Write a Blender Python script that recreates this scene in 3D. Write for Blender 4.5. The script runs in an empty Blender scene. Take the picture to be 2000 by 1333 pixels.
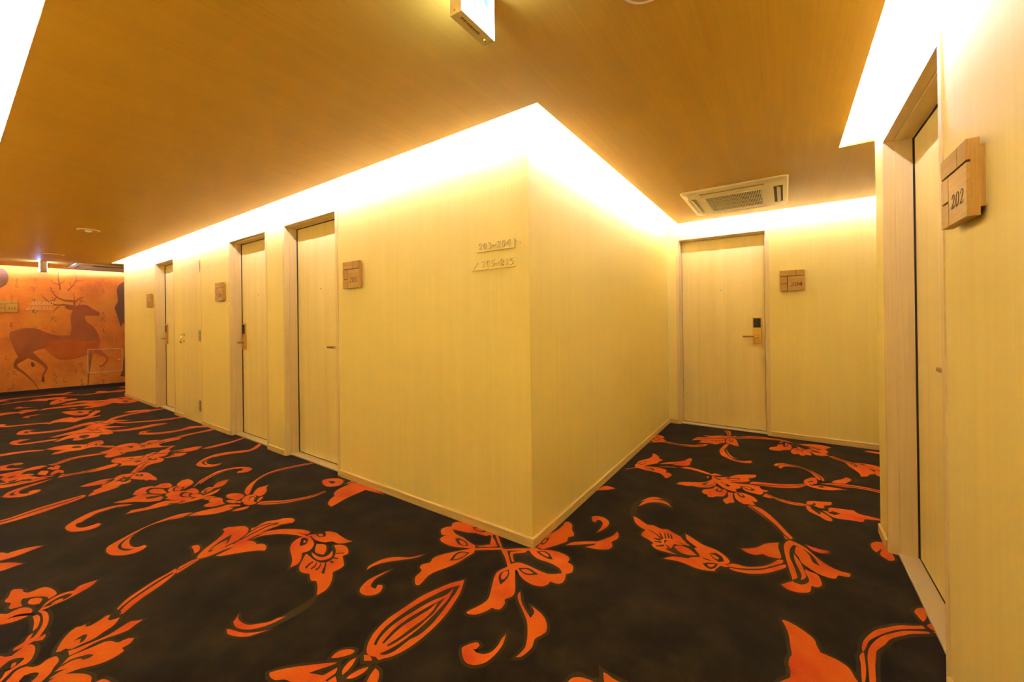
import bpy, bmesh, math, random
from mathutils import Vector, Matrix
random.seed(3)
# ---------------------------------------------------------------- camera, world, exposure
scene = bpy.context.scene
C = scene.collection
cam_data = bpy.data.cameras.new('camera')
cam = bpy.data.objects.new('camera', cam_data); C.objects.link(cam)
cam_data.sensor_width = 36.0
cam_data.lens = 771.374 / 2000 * 36
cam_data.shift_y = -42.43 / 2000
cam_data.clip_start = 0.02
_F = Vector((-0.56904618, 0.82230338, 0.00189814)); _R = Vector((0.82222267, 0.56902008, -0.01288525)); _U = Vector((0.01167567, 0.0057716, 0.99991518))
cam.matrix_world = Matrix(((_R.x, _U.x, -_F.x, 1.06149), (_R.y, _U.y, -_F.y, -1.69330), (_R.z, _U.z, -_F.z, 1.15), (0, 0, 0, 1)))
scene.camera = cam
world = bpy.data.worlds.new('world'); scene.world = world; world.use_nodes = True
world.node_tree.nodes['Background'].inputs[0].default_value = (0.9, 0.75, 0.5, 1)
world.node_tree.nodes['Background'].inputs[1].default_value = 0.02
scene.view_settings.view_transform = 'Standard'
scene.view_settings.look = 'None'
scene.view_settings.gamma = 1
scene.view_settings.use_curve_mapping = False
scene.view_settings.exposure = 1.84
LED_STRENGTH = 58.0
LED_COLOUR = (1.0, 0.995, 1.62)
SIGN_COLOUR = (0.60, 0.85, 2.0)

# ---------------------------------------------------------------- materials
def mat(name, col, rough=0.5, metal=0.0, spec=0.5, emit=None, strength=0.0):
    m = bpy.data.materials.new(name); m.use_nodes = True
    b = m.node_tree.nodes['Principled BSDF']
    b.inputs['Base Color'].default_value = (*col, 1); b.inputs['Roughness'].default_value = rough
    b.inputs['Metallic'].default_value = metal; b.inputs['Specular IOR Level'].default_value = spec
    if emit:
        b.inputs['Emission Color'].default_value = (*emit, 1); b.inputs['Emission Strength'].default_value = strength
    return m

def wood(name, dark, light, stretch, freq=60.0, rough=0.45, spec=0.35, bump=0.02, broad=0.35, lo=0.35, hi=0.65):
    """veneer: noise squeezed into fine parallel grain; stretch = scale per axis (small along the grain)"""
    m = mat(name, light, rough, 0, spec); nt = m.node_tree; N = nt.nodes; L = nt.links; b = N['Principled BSDF']
    tc = N.new('ShaderNodeTexCoord'); mp = N.new('ShaderNodeMapping'); mp.inputs['Scale'].default_value = stretch
    L.new(tc.outputs['Object'], mp.inputs[0])
    n1 = N.new('ShaderNodeTexNoise'); n1.inputs['Scale'].default_value = freq; n1.inputs['Detail'].default_value = 5; n1.inputs['Roughness'].default_value = 0.65
    n2 = N.new('ShaderNodeTexNoise'); n2.inputs['Scale'].default_value = freq * 0.13; n2.inputs['Detail'].default_value = 3
    L.new(mp.outputs[0], n1.inputs['Vector']); L.new(mp.outputs[0], n2.inputs['Vector'])
    mx = N.new('ShaderNodeMix'); mx.data_type = 'FLOAT'; mx.inputs[0].default_value = broad
    L.new(n1.outputs['Fac'], mx.inputs[2]); L.new(n2.outputs['Fac'], mx.inputs[3])
    r = N.new('ShaderNodeValToRGB'); r.color_ramp.elements[0].position = lo; r.color_ramp.elements[1].position = hi
    r.color_ramp.elements[0].color = (*dark, 1); r.color_ramp.elements[1].color = (*light, 1)
    L.new(mx.outputs[0], r.inputs[0]); L.new(r.outputs[0], b.inputs['Base Color'])
    if bump:
        bp = N.new('ShaderNodeBump'); bp.inputs['Strength'].default_value = bump; bp.inputs['Distance'].default_value = 0.002
        L.new(n1.outputs['Fac'], bp.inputs['Height']); L.new(bp.outputs[0], b.inputs['Normal'])
    return m

VERT = (1, 1, 0.012)
M_wall = wood('maple_veneer_wall', (0.815, 0.648, 0.178), (0.855, 0.702, 0.212), VERT, 150)
M_door = wood('maple_veneer_door', (0.76, 0.592, 0.19), (0.84, 0.675, 0.24), (1, 1, 0.02), 120, broad=0.5)
M_frame = wood('frame_veneer', (0.70, 0.52, 0.20), (0.78, 0.60, 0.25), (1, 1, 0.02), 120)
M_ceil = wood('ceiling_veneer', (0.540, 0.305, 0.024), (0.600, 0.352, 0.031), (1, 0.014, 1), 95)
M_base = wood('baseboard_wood', (0.62, 0.42, 0.12), (0.70, 0.50, 0.16), (0.06, 0.06, 1), 120)
M_oak_h = wood('plaque_oak', (0.42, 0.232, 0.036), (0.58, 0.345, 0.066), (0.06, 1, 1), 260, broad=0.4)
M_oak_v = wood('plaque_oak_upright', (0.38, 0.205, 0.030), (0.56, 0.325, 0.056), (1, 1, 0.06), 260, broad=0.4)
M_white = mat('cove_paint', (0.84, 0.76, 0.52), 0.7)
M_led = mat('led_strip', (1, 1, 1), 0.5, emit=LED_COLOUR, strength=LED_STRENGTH)
M_brass = mat('brushed_brass', (0.62, 0.40, 0.09), 0.33, 1.0)
M_brass_hi = mat('polished_brass', (0.80, 0.60, 0.28), 0.16, 1.0)
M_bronze = mat('bronze_lever', (0.42, 0.21, 0.09), 0.3, 1.0)
M_black = mat('black_plastic', (0.012, 0.010, 0.009), 0.25)
M_key = mat('keypad_marks', (0.05, 0.045, 0.04), 0.5)
M_steel = mat('satin_steel', (0.74, 0.62, 0.38), 0.3, 0.5)
M_hinge = mat('hinge_steel', (0.60, 0.48, 0.30), 0.35, 0.9)
M_gap = mat('dark_gap', (0.03, 0.018, 0.008), 0.8)  # dark colour stands in for the shade inside door gaps
M_groove = mat('groove_shadow', (0.12, 0.05, 0.012), 0.7)
M_ink = mat('engraved_numerals', (0.02, 0.012, 0.006), 0.6)
M_ac = mat('cream_plastic', (0.80, 0.68, 0.42), 0.4)
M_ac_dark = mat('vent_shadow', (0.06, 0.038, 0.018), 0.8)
M_ac_mid = mat('louvre_plastic', (0.60, 0.50, 0.36), 0.5)
M_blackbase = mat('black_baseboard', (0.02, 0.014, 0.009), 0.5)
M_signbox = mat('sign_housing', (0.80, 0.64, 0.34), 0.4)
M_signface = mat('lit_sign_face', (1, 1, 1), 0.4, emit=SIGN_COLOUR, strength=7.5)
M_signgreen = mat('lit_sign_symbol', (0.02, 0.05, 0.05), 0.4, emit=(0.50, 0.90, 1.0), strength=0.26)
M_lens = mat('lamp_lens', (0.85, 0.78, 0.62), 0.15)
M_letter = wood('letter_veneer', (0.78, 0.65, 0.26), (0.86, 0.74, 0.34), VERT, 170)
M_silver = mat('pale_metal', (0.78, 0.66, 0.50), 0.35, 0.4)
M_print = mat('small_print', (0.20, 0.12, 0.07), 0.6)
M_green_led = mat('green_indicator', (0.4, 0.6, 0.1), 0.4, emit=(0.55, 0.8, 0.1), strength=0.9)

def carpet(name, stops, scale, rough=0.95):
    m = mat(name, stops[0][1], rough, 0, 0.15); nt = m.node_tree; N = nt.nodes; L = nt.links; b = N['Principled BSDF']
    tc = N.new('ShaderNodeTexCoord')
    n = N.new('ShaderNodeTexNoise'); n.inputs['Scale'].default_value = scale; n.inputs['Detail'].default_value = 5; n.inputs['Roughness'].default_value = 0.6
    f = N.new('ShaderNodeTexNoise'); f.inputs['Scale'].default_value = 420; f.inputs['Detail'].default_value = 2
    L.new(tc.outputs['Object'], n.inputs['Vector']); L.new(tc.outputs['Object'], f.inputs['Vector'])
    r = N.new('ShaderNodeValToRGB'); r.color_ramp.elements[0].position = stops[0][0]; r.color_ramp.elements[1].position = stops[-1][0]
    r.color_ramp.elements[0].color = (*stops[0][1], 1); r.color_ramp.elements[1].color = (*stops[-1][1], 1)
    for p_, c_ in stops[1:-1]:
        e = r.color_ramp.elements.new(p_); e.color = (*c_, 1)
    L.new(n.outputs['Fac'], r.inputs[0])
    mx = N.new('ShaderNodeMix'); mx.data_type = 'RGBA'; mx.blend_type = 'MULTIPLY'; mx.inputs[0].default_value = 0.6
    g = N.new('ShaderNodeValToRGB'); g.color_ramp.elements[0].position = 0.3; g.color_ramp.elements[1].position = 0.65
    g.color_ramp.elements[0].color = (0.55, 0.55, 0.55, 1); g.color_ramp.elements[1].color = (1, 1, 1, 1)
    L.new(f.outputs['Fac'], g.inputs[0]); L.new(r.outputs[0], mx.inputs[6]); L.new(g.outputs[0], mx.inputs[7])
    L.new(mx.outputs[2], b.inputs['Base Color'])
    bp = N.new('ShaderNodeBump'); bp.inputs['Strength'].default_value = 0.35; bp.inputs['Distance'].default_value = 0.003
    L.new(f.outputs['Fac'], bp.inputs['Height']); L.new(bp.outputs[0], b.inputs['Normal'])
    b.inputs['Sheen Weight'].default_value = 0.05
    return m
M_carpet = carpet('brown_black_pile', [(0.33, (0.005, 0.0028, 0.0014)), (0.5, (0.0135, 0.0080, 0.0036)), (0.68, (0.028, 0.0175, 0.0075))], 5.0)
M_halo = carpet('olive_outline_pile', [(0.3, (0.030, 0.019, 0.006)), (0.7, (0.052, 0.033, 0.0105))], 6.0)
M_orange = carpet('orange_pile', [(0.30, (0.50, 0.036, 0.010)), (0.47, (0.60, 0.100, 0.007)), (0.75, (0.66, 0.150, 0.006))], 4.5)

# aged paper of the mural: ochre and orange clouds with fine horizontal weave
M_mural = mat('mural_paper', (0.6, 0.25, 0.05), 0.6, 0, 0.2)
nt = M_mural.node_tree; N = nt.nodes; L = nt.links
tc = N.new('ShaderNodeTexCoord'); n = N.new('ShaderNodeTexNoise'); n.inputs['Scale'].default_value = 1.7; n.inputs['Detail'].default_value = 8; n.inputs['Roughness'].default_value = 0.62
mp = N.new('ShaderNodeMapping'); mp.inputs['Scale'].default_value = (1, 0.15, 1)
n2 = N.new('ShaderNodeTexNoise'); n2.inputs['Scale'].default_value = 60; n2.inputs['Detail'].default_value = 3
L.new(tc.outputs['Object'], n.inputs['Vector']); L.new(tc.outputs['Object'], mp.inputs[0]); L.new(mp.outputs[0], n2.inputs['Vector'])
mx = N.new('ShaderNodeMix'); mx.data_type = 'FLOAT'; mx.inputs[0].default_value = 0.25
L.new(n.outputs['Fac'], mx.inputs[2]); L.new(n2.outputs['Fac'], mx.inputs[3])
r = N.new('ShaderNodeValToRGB'); r.color_ramp.elements[0].position = 0.33; r.color_ramp.elements[1].position = 0.68
r.color_ramp.elements[0].color = (0.42, 0.125, 0.035, 1); r.color_ramp.elements[1].color = (0.74, 0.34, 0.060, 1)
e = r.color_ramp.elements.new(0.5); e.color = (0.68, 0.225, 0.034, 1)
L.new(mx.outputs[0], r.inputs[0]); L.new(r.outputs[0], N['Principled BSDF'].inputs['Base Color'])
M_deer = carpet('mural_deer_print', [(0.3, (0.36, 0.105, 0.040)), (0.7, (0.46, 0.150, 0.050))], 3.0, 0.6)
M_belly = carpet('mural_russet_print', [(0.3, (0.52, 0.110, 0.026)), (0.7, (0.62, 0.175, 0.035))], 4.0, 0.6)
M_sun = carpet('mural_pale_disc', [(0.3, (0.76, 0.27, 0.05)), (0.7, (0.82, 0.34, 0.07))], 4.0, 0.6)
M_beast = mat('mural_grey_print', (0.17, 0.075, 0.035), 0.6)
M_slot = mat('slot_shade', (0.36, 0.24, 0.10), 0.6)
M_hoof = mat('mural_dark_print', (0.13, 0.06, 0.035), 0.6)
M_brush = mat('mural_brush_ink', (0.27, 0.10, 0.032), 0.6)

# ---------------------------------------------------------------- mesh helpers
def obj(name, bm, m, parent=None, smooth=False, bevel=0.0):
    me = bpy.data.meshes.new(name)
    bmesh.ops.recalc_face_normals(bm, faces=bm.faces)
    bm.to_mesh(me); bm.free()
    for k in (m if isinstance(m, (list, tuple)) else [m]): me.materials.append(k)
    o = bpy.data.objects.new(name, me); C.objects.link(o)
    if parent is not None: o.parent = parent
    if smooth:
        for p_ in me.polygons: p_.use_smooth = True
    if bevel:
        b = o.modifiers.new('bevel', 'BEVEL'); b.width = bevel; b.segments = 2; b.limit_method = 'ANGLE'
    return o
def box(bm, x0, x1, y0, y1, z0, z1):
    v = [bm.verts.new((x, y, z)) for x in (x0, x1) for y in (y0, y1) for z in (z0, z1)]
    for f in ((0, 1, 3, 2), (4, 6, 7, 5), (0, 4, 5, 1), (2, 3, 7, 6), (0, 2, 6, 4), (1, 5, 7, 3)):
        bm.faces.new([v[i] for i in f])
def boxes(*bs):
    bm = bmesh.new()
    for b in bs: box(bm, *b)
    return bm
def cyl(bm, c, axis, r, d, n=24, r2=None):
    """cylinder from point c along axis for length d"""
    a = Vector(axis).normalized(); q = a.to_track_quat('Z', 'Y').to_matrix().to_4x4()
    mt = Matrix.Translation(Vector(c) + a * d / 2) @ q
    bmesh.ops.create_cone(bm, cap_ends=True, segments=n, radius1=r, radius2=r if r2 is None else r2, depth=d, matrix=mt)
def prism(bm, pts, z0, z1):
    """pts = 2D outline extruded from z0 to z1"""
    a = [bm.verts.new((x, y, z0)) for x, y in pts]; b = [bm.verts.new((x, y, z1)) for x, y in pts]
    n = len(pts)
    bm.faces.new(a[::-1]); bm.faces.new(b)
    for i in range(n): bm.faces.new((a[i], a[(i + 1) % n], b[(i + 1) % n], b[i]))
def lathe(bm, prof, n=32):
    rings = []
    for r_, z_ in prof:
        rings.append([bm.verts.new((r_ * math.cos(2 * math.pi * i / n), r_ * math.sin(2 * math.pi * i / n), z_)) for i in range(n)])
    for a, b in zip(rings, rings[1:]):
        for i in range(n): bm.faces.new((a[i], a[(i + 1) % n], b[(i + 1) % n], b[i]))
    bm.faces.new(rings[0]); bm.faces.new(rings[-1][::-1])
def tube(bm, pts, r, n=12):
    pts = [Vector(p_) for p_ in pts]; rings = []
    for i, p_ in enumerate(pts):
        t = (pts[min(i + 1, len(pts) - 1)] - pts[max(i - 1, 0)]).normalized()
        up = Vector((0, 0, 1)) if abs(t.z) < 0.9 else Vector((1, 0, 0))
        a = t.cross(up).normalized(); b = t.cross(a)
        rings.append([bm.verts.new(p_ + (a * math.cos(2 * math.pi * k / n) + b * math.sin(2 * math.pi * k / n)) * r) for k in range(n)])
    for a, b in zip(rings, rings[1:]):
        for k in range(n): bm.faces.new((a[k], a[(k + 1) % n], b[(k + 1) % n], b[k]))
    bm.faces.new(rings[0][::-1]); bm.faces.new(rings[-1])
def empty(name, loc, rz=0.0):
    o = bpy.data.objects.new(name, None); C.objects.link(o); o.location = loc; o.rotation_euler = (0, 0, rz); o.empty_display_size = 0.1
    return o
def tag(o, label, cat, group=None):
    o['label'] = label; o['category'] = cat
    if group: o['group'] = group
    return o
def struct(o, label=None):
    o['kind'] = 'structure'
    if label: o['label'] = label
    return o
def smooth_outline(pts, sub=3, corner=62):
    n = len(pts); out = []
    P = [Vector(p_) for p_ in pts]
    def sharp(i):
        a = P[i] - P[i - 1]; b = P[(i + 1) % n] - P[i]
        if a.length < 1e-6 or b.length < 1e-6: return True
        return a.angle(b) > math.radians(corner)
    S = [sharp(i) for i in range(n)]
    for i in range(n):
        p0, p1, p2, p3 = P[i - 1], P[i], P[(i + 1) % n], P[(i + 2) % n]
        if S[i]: p0 = p1 * 2 - p2 if False else p1 - (p2 - p1) * 0.0 + (p1 - p2) * 1.0
        if S[(i + 1) % n]: p3 = p2 + (p2 - p1)
        for k in range(sub):
            t = k / sub
            q = 0.5 * ((2 * p1) + (p2 - p0) * t + (2 * p0 - 5 * p1 + 4 * p2 - p3) * t * t + (3 * p1 - p0 - 3 * p2 + p3) * t ** 3)
            out.append(q)
    return out
def fill(bm, pts, z, mi):
    from mathutils.geometry import tessellate_polygon
    vs = [bm.verts.new((p_.x, p_.y, z)) for p_ in pts]
    for t in tessellate_polygon([[Vector((p_.x, p_.y, 0)) for p_ in pts]]):
        a, b, c = (Vector((pts[i].x, pts[i].y)) for i in t)
        ar = (b - a).cross(c - a)
        if abs(ar) < 1e-9: continue
        try:
            f = bm.faces.new([vs[i] for i in (t if ar > 0 else t[::-1])]); f.material_index = mi
        except ValueError: pass
def area(pts):
    return sum(pts[i - 1].x * pts[i].y - pts[i].x * pts[i - 1].y for i in range(len(pts))) / 2
def rim(bm, pts, w, z, mi):
    """band of width w round the outside of an outline"""
    if area(pts) < 0: pts = pts[::-1]
    n = len(pts); off = []
    for i in range(n):
        a = (pts[i] - pts[i - 1]); b = (pts[(i + 1) % n] - pts[i])
        if a.length < 1e-7: a = b
        if b.length < 1e-7: b = a
        if a.length < 1e-7: off.append(pts[i].copy()); continue
        a = a.normalized(); b = b.normalized()
        na = Vector((a.y, -a.x)); nb = Vector((b.y, -b.x)); m_ = na + nb
        if m_.length < 0.3: m_ = (a - b) if (a - b).length > 0.1 else na
        m_.normalize(); k = 1 / max(0.6, m_.dot(nb)); off.append(pts[i] + m_ * w * k)
    vi = [bm.verts.new((p_.x, p_.y, z)) for p_ in pts]; vo = [bm.verts.new((p_.x, p_.y, z)) for p_ in off]
    for i in range(n):
        j = (i + 1) % n
        A, B_, C_, D_ = pts[i], off[i], off[j], pts[j]
        if (B_ - A).cross(C_ - A) > 0 and (C_ - A).cross(D_ - A) > -1e-7:
            try:
                f = bm.faces.new((vi[i], vo[i], vo[j], vi[j])); f.material_index = mi
            except ValueError: pass
CARPET=[
('centre',"O-240,-762,-306,-855,-355,-977,-400,-1110,-414,-1235,-420,-1308,-430,-1436,-408,-1557,-383,-1619,-342,-1680,-281,-1723,-215,-1709,-148,-1676,-107,-1612,-80,-1523,-68,-1415,-69,-1286,-88,-1144,-127,-1000,-164,-897 D-225,-837,-282,-928,-325,-1051,-355,-1179,-369,-1274,-378,-1393,-373,-1504,-350,-1583,-315,-1648,-291,-1645,-325,-1580,-345,-1478,-339,-1375,-322,-1275,-304,-1171,-278,-1083,-240,-994,-246,-895,-221,-945,-189,-1024,-176,-1111,-161,-1224,-154,-1336,-159,-1455,-169,-1551,-190,-1623,-211,-1676,-177,-1665,-143,-1605,-132,-1478,-106,-1405,-108,-1275,-136,-1135,-173,-996,-189,-933 D-237,-1082,-261,-1156,-280,-1247,-298,-1335,-305,-1452,-294,-1531,-274,-1607,-258,-1603,-272,-1502,-275,-1416,-260,-1330,-247,-1250,-236,-1193,-235,-1093,-207,-1166,-192,-1261,-198,-1335,-206,-1414,-212,-1504,-224,-1574,-229,-1603,-212,-1603,-193,-1542,-177,-1439,-169,-1360,-173,-1280,-177,-1195,-199,-1118,-226,-1016 O-242,-214,-456,-368,-437,-407,-448,-490,-458,-606,-495,-723,-543,-840,-549,-913,-530,-983,-522,-1035,-550,-1047,-598,-1018,-637,-972,-646,-923,-664,-876,-705,-862,-721,-816,-682,-755,-706,-698,-692,-627,-624,-518,-547,-415,-508,-363,-569,-390,-683,-438,-781,-447,-858,-434,-898,-403,-898,-346,-872,-315,-924,-339,-978,-314,-1019,-263,-1006,-196,-965,-157,-1004,-106,-986,-51,-901,-15,-752,9,-589,-12,-466,-24,-433,-11,-226,-203 D-915,-194,-855,-233,-791,-252,-706,-256,-613,-281,-512,-298,-472,-285,-385,-206,-465,-82,-499,-60,-537,-100,-649,-113,-739,-157,-847,-181 K-876,-207,-788,-235,-700,-243,-602,-274,-517,-276,-484,-260,-416,-193,-478,-91,-493,-86,-524,-115,-630,-137,-720,-178,-818,-193 D-505,-307,-474,-340,-387,-267,-260,-189,-350,-122,-453,-30,-476,-45,-369,-162,-307,-190,-395,-256 D-763,-322,-738,-291,-635,-296,-559,-343,-606,-368,-670,-375 O-713,-318,-671,-305,-592,-331,-600,-356,-648,-360 D-760,-51,-702,-7,-581,-22,-600,-65,-683,-74 O-726,-48,-684,-17,-610,-26,-623,-59,-676,-60 O-468,-310,-418,-228,-347,-181,-448,-115,-449,-80,-399,-112,-311,-185,-356,-222,-400,-251 D-546,-633,-574,-536,-557,-461,-475,-425,-469,-504,-488,-574 O-530,-601,-553,-522,-536,-465,-490,-442,-481,-500,-500,-561 O-260,-189,-200,-173,-110,-100,-13,-37,45,15,83,1,174,48,263,68,360,56,401,15,404,-31,458,-47,493,-92,503,-151,468,-196,490,-245,500,-310,473,-354,403,-364,401,-416,370,-462,295,-486,207,-474,131,-440,72,-393,57,-403,156,-548,211,-629,232,-698,201,-764,227,-800,234,-871,201,-894,171,-897,150,-961,111,-1024,58,-1054,33,-1047,44,-1007,76,-918,83,-843,54,-771,-7,-657,-45,-579,-64,-505,-34,-407,-34,-396,-135,-296,-224,-228 D-182,-195,5,-71,65,-114,154,-142,275,-133,390,-160,435,-207,364,-269,295,-289,125,-279,18,-291,-29,-351 K-60,-209,39,-144,159,-174,284,-174,378,-186,401,-206,351,-247,281,-263,114,-251,15,-265,-21,-288 O-139,-193,-22,-82,-13,-120,-91,-192,-82,-236,-20,-305,-38,-317,-118,-235 D68,-48,126,3,200,-12,271,-76,220,-86,143,-75 O98,-36,135,-12,195,-28,220,-61,164,-61 D3,-428,44,-477,66,-547,64,-640,-6,-574,-29,-504 O4,-449,33,-484,47,-549,31,-580,-3,-540,-15,-484 D64,-365,145,-311,270,-338,198,-396,131,-398 O96,-366,145,-333,223,-348,187,-378,136,-384 O39,25,10,230,52,409,60,542,46,616,79,648,140,611,179,524,236,454,252,404,218,353,240,281,206,203,147,96,103,19 D32,88,17,191,56,246,75,144,62,89 O40,107,29,171,45,218,64,137 O250,898,292,947,376,953,454,900,480,802,463,695,431,612,431,737,407,836,361,874,330,860,336,806,294,813 O264,211,302,302,427,404,504,455,552,543,597,646,604,741,637,702,657,612,628,523,659,460,652,389,570,327,437,287,498,368,508,410,427,340 O264,211,302,302,427,404,446,361,344,275 O254,-616,259,-662,301,-715,382,-781,447,-835,493,-881,558,-982,595,-1065,595,-1123,587,-1178,615,-1153,632,-1098,636,-1038,616,-971,642,-906,650,-864,616,-799,555,-747,487,-720,419,-706,476,-751,483,-819,403,-767,331,-713 O416,-1047,417,-1104,428,-1164,423,-1232,391,-1276,347,-1293,297,-1288,321,-1275,321,-1236,297,-1225,270,-1243,236,-1299,237,-1331,285,-1374,333,-1396,382,-1387,421,-1355,448,-1307,459,-1221,451,-1135 O-1089,-1160,-1121,-1114,-1119,-1044,-1102,-972,-1062,-915,-999,-862,-913,-816,-863,-752,-830,-698,-839,-746,-882,-816,-957,-897,-1042,-993,-1085,-1081 O-903,-1027,-936,-1133,-953,-1233,-930,-1320,-896,-1366,-841,-1381,-782,-1365,-740,-1322,-736,-1272,-772,-1223,-807,-1218,-826,-1237,-801,-1275,-841,-1281,-875,-1269,-912,-1196,-910,-1106"),
('bud',"O-248,-1700,-173,-1712,-128,-1641 O-378,-1755,-419,-1769,-460,-1809,-469,-1848,-459,-1883,-422,-1856,-385,-1808,-370,-1776 O-293,-1741,-252,-1723,-205,-1738,-249,-1771 O-317,-1783,-328,-1821,-320,-1865,-303,-1898,-273,-1916,-275,-1879,-289,-1830 O-186,-1782,-217,-1830,-232,-1883,-230,-1916,-196,-1891,-177,-1841,-175,-1802 O-389,-1877,-443,-1921,-526,-1994,-600,-2063,-664,-2135,-689,-2174,-655,-2186,-599,-2178,-552,-2141,-483,-2121,-311,-2041,-313,-1997,-419,-2009,-472,-2030,-450,-1992,-402,-1915 O-353,-1902,-363,-1938,-377,-1985,-423,-2007,-468,-2032,-385,-2028,-332,-2008,-325,-1931 O-303,-1945,-310,-1977,-314,-2025,-320,-2064,-219,-1996,-253,-1966 O-138,-1763,-94,-1767,-57,-1798,-23,-1847,-80,-1885,-108,-1842,-128,-1799"),
('lily',"O-2946,-1932,-2941,-1897,-2903,-1879,-2822,-1896,-2775,-1928,-2767,-1959,-2859,-1939 O-2607,-1965,-2644,-2006,-2625,-2079,-2605,-2129,-2512,-2168,-2541,-2102,-2574,-2033 D-2619,-1994,-2592,-2090,-2571,-2141,-2556,-2142,-2578,-2091,-2608,-1995 O-2647,-1978,-2703,-1943,-2788,-1855,-2856,-1757,-2921,-1680,-2994,-1623,-3075,-1611,-3067,-1555,-3034,-1529,-2997,-1487,-2942,-1446,-2866,-1441,-2790,-1467,-2717,-1525,-2658,-1598,-2617,-1677,-2606,-1750,-2598,-1806,-2600,-1857,-2602,-1914,-2610,-1954 O-2616,-1800,-2626,-1674,-2666,-1587,-2757,-1478,-2829,-1421,-2802,-1388,-2836,-1320,-2839,-1245,-2779,-1177,-2753,-1111,-2666,-1055,-2589,-1065,-2562,-1106,-2608,-1170,-2634,-1210,-2624,-1233,-2639,-1332,-2619,-1438,-2595,-1540,-2567,-1648,-2589,-1764,-2587,-1861,-2593,-1917,-2622,-1971,-2622,-1872 D-2860,-1598,-2843,-1659,-2793,-1755,-2731,-1836,-2672,-1879,-2672,-1833,-2698,-1749,-2778,-1666,-2667,-1729,-2752,-1660 O-2776,-1675,-2772,-1731,-2738,-1804,-2703,-1845,-2652,-1803,-2681,-1747,-2714,-1713 D-2624,-1672,-2661,-1593,-2741,-1477,-2822,-1422,-2839,-1423,-2765,-1475,-2686,-1590,-2647,-1668 D-2733,-1482,-2777,-1343,-2730,-1245,-2671,-1193,-2688,-1185,-2752,-1237,-2798,-1338,-2750,-1479 D-2631,-1740,-2651,-1599,-2679,-1454,-2703,-1302,-2662,-1214,-2693,-1203,-2730,-1294,-2702,-1448,-2673,-1594,-2655,-1735 O-2539,-1855,-2546,-1786,-2562,-1697,-2583,-1626,-2585,-1569,-2542,-1537,-2475,-1526,-2419,-1537,-2395,-1506,-2334,-1490,-2272,-1506,-2227,-1540,-2283,-1577,-2345,-1639,-2430,-1745,-2490,-1828 O-2570,-1529,-2564,-1486,-2548,-1424,-2496,-1359,-2413,-1290,-2290,-1230,-2189,-1198,-2083,-1179,-2088,-1162,-2191,-1169,-2345,-1203,-2449,-1255,-2528,-1327,-2574,-1396,-2584,-1469 O-2613,-1457,-2615,-1395,-2583,-1321,-2505,-1237,-2399,-1167,-2295,-1115,-2197,-1099,-2170,-1124,-2171,-1151,-2292,-1183,-2413,-1235,-2513,-1307,-2573,-1378 O-2143,-1137,-2101,-1093,-2115,-1056,-2045,-1057,-2059,-1019,-2028,-978,-1938,-950,-1825,-959,-1708,-962,-1628,-949,-1664,-1011,-1728,-1059,-1809,-1068,-1850,-1120,-1924,-1144,-1995,-1151,-2110,-1136,-2163,-1212,-2148,-1291,-2059,-1375,-1890,-1441,-1814,-1474,-1723,-1539,-1716,-1490,-1730,-1451,-1782,-1403,-1866,-1355,-1845,-1306,-1868,-1249,-1947,-1188 D-2126,-1084,-2100,-1036,-2030,-1011,-1959,-1057,-1990,-1098,-2038,-1099 O-2072,-1080,-2052,-1053,-2010,-1050,-1990,-1078,-2022,-1089 D-2142,-1218,-2131,-1191,-2054,-1190,-1991,-1246,-1998,-1288,-2024,-1296 O-2084,-1220,-2040,-1220,-2028,-1245,-2044,-1248 O-1900,-1186,-1808,-1144,-1704,-1195,-1658,-1249,-1706,-1267,-1767,-1272,-1827,-1240 O-1800,-1294,-1749,-1296,-1670,-1295,-1620,-1271,-1612,-1222,-1653,-1161,-1579,-1200,-1550,-1249,-1570,-1299,-1625,-1329,-1714,-1324 O-1725,-1099,-1672,-1054,-1598,-1043,-1516,-1071,-1466,-1108,-1476,-1158,-1384,-1206,-1331,-1235,-1314,-1286,-1323,-1353,-1245,-1404,-1176,-1470,-1144,-1528,-1144,-1605,-1233,-1547,-1326,-1507,-1368,-1528,-1413,-1515,-1480,-1487,-1527,-1506,-1589,-1514,-1663,-1486,-1736,-1422,-1819,-1341,-1786,-1337,-1672,-1347,-1561,-1339,-1511,-1290,-1527,-1218,-1623,-1141 D-1641,-1366,-1637,-1404,-1608,-1458,-1580,-1461,-1613,-1408,-1620,-1372 D-1596,-1358,-1560,-1395,-1548,-1439,-1525,-1443,-1541,-1397,-1582,-1357 D-1548,-1343,-1506,-1383,-1499,-1421,-1473,-1426,-1487,-1385,-1534,-1341 D-1522,-1311,-1468,-1353,-1402,-1416,-1368,-1408,-1448,-1348,-1509,-1307 D-1528,-1236,-1467,-1215,-1484,-1202,-1542,-1226 D-1566,-1176,-1505,-1125,-1519,-1117,-1583,-1166 D-1488,-1281,-1445,-1278,-1459,-1262,-1505,-1263"),
('hook',"D-1171,-1585,-1145,-1669,-1145,-1764,-1151,-1860,-1158,-1973,-1186,-2056,-1235,-2124,-1324,-2157,-1286,-2179,-1176,-2147,-1110,-2075,-1084,-1987,-1067,-1876,-1058,-1781,-1071,-1678,-1148,-1586 O-1118,-1864,-1151,-1912,-1166,-1968,-1225,-2033,-1265,-2069,-1333,-2086,-1408,-2084,-1461,-2058,-1413,-2100,-1395,-2121,-1326,-2132,-1268,-2119,-1208,-2085,-1178,-2053,-1147,-2007,-1124,-1940 O-1079,-1999,-1139,-2069,-1214,-2125,-1323,-2162,-1356,-2178,-1299,-2194,-1214,-2167,-1147,-2123,-1119,-2077"),
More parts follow.
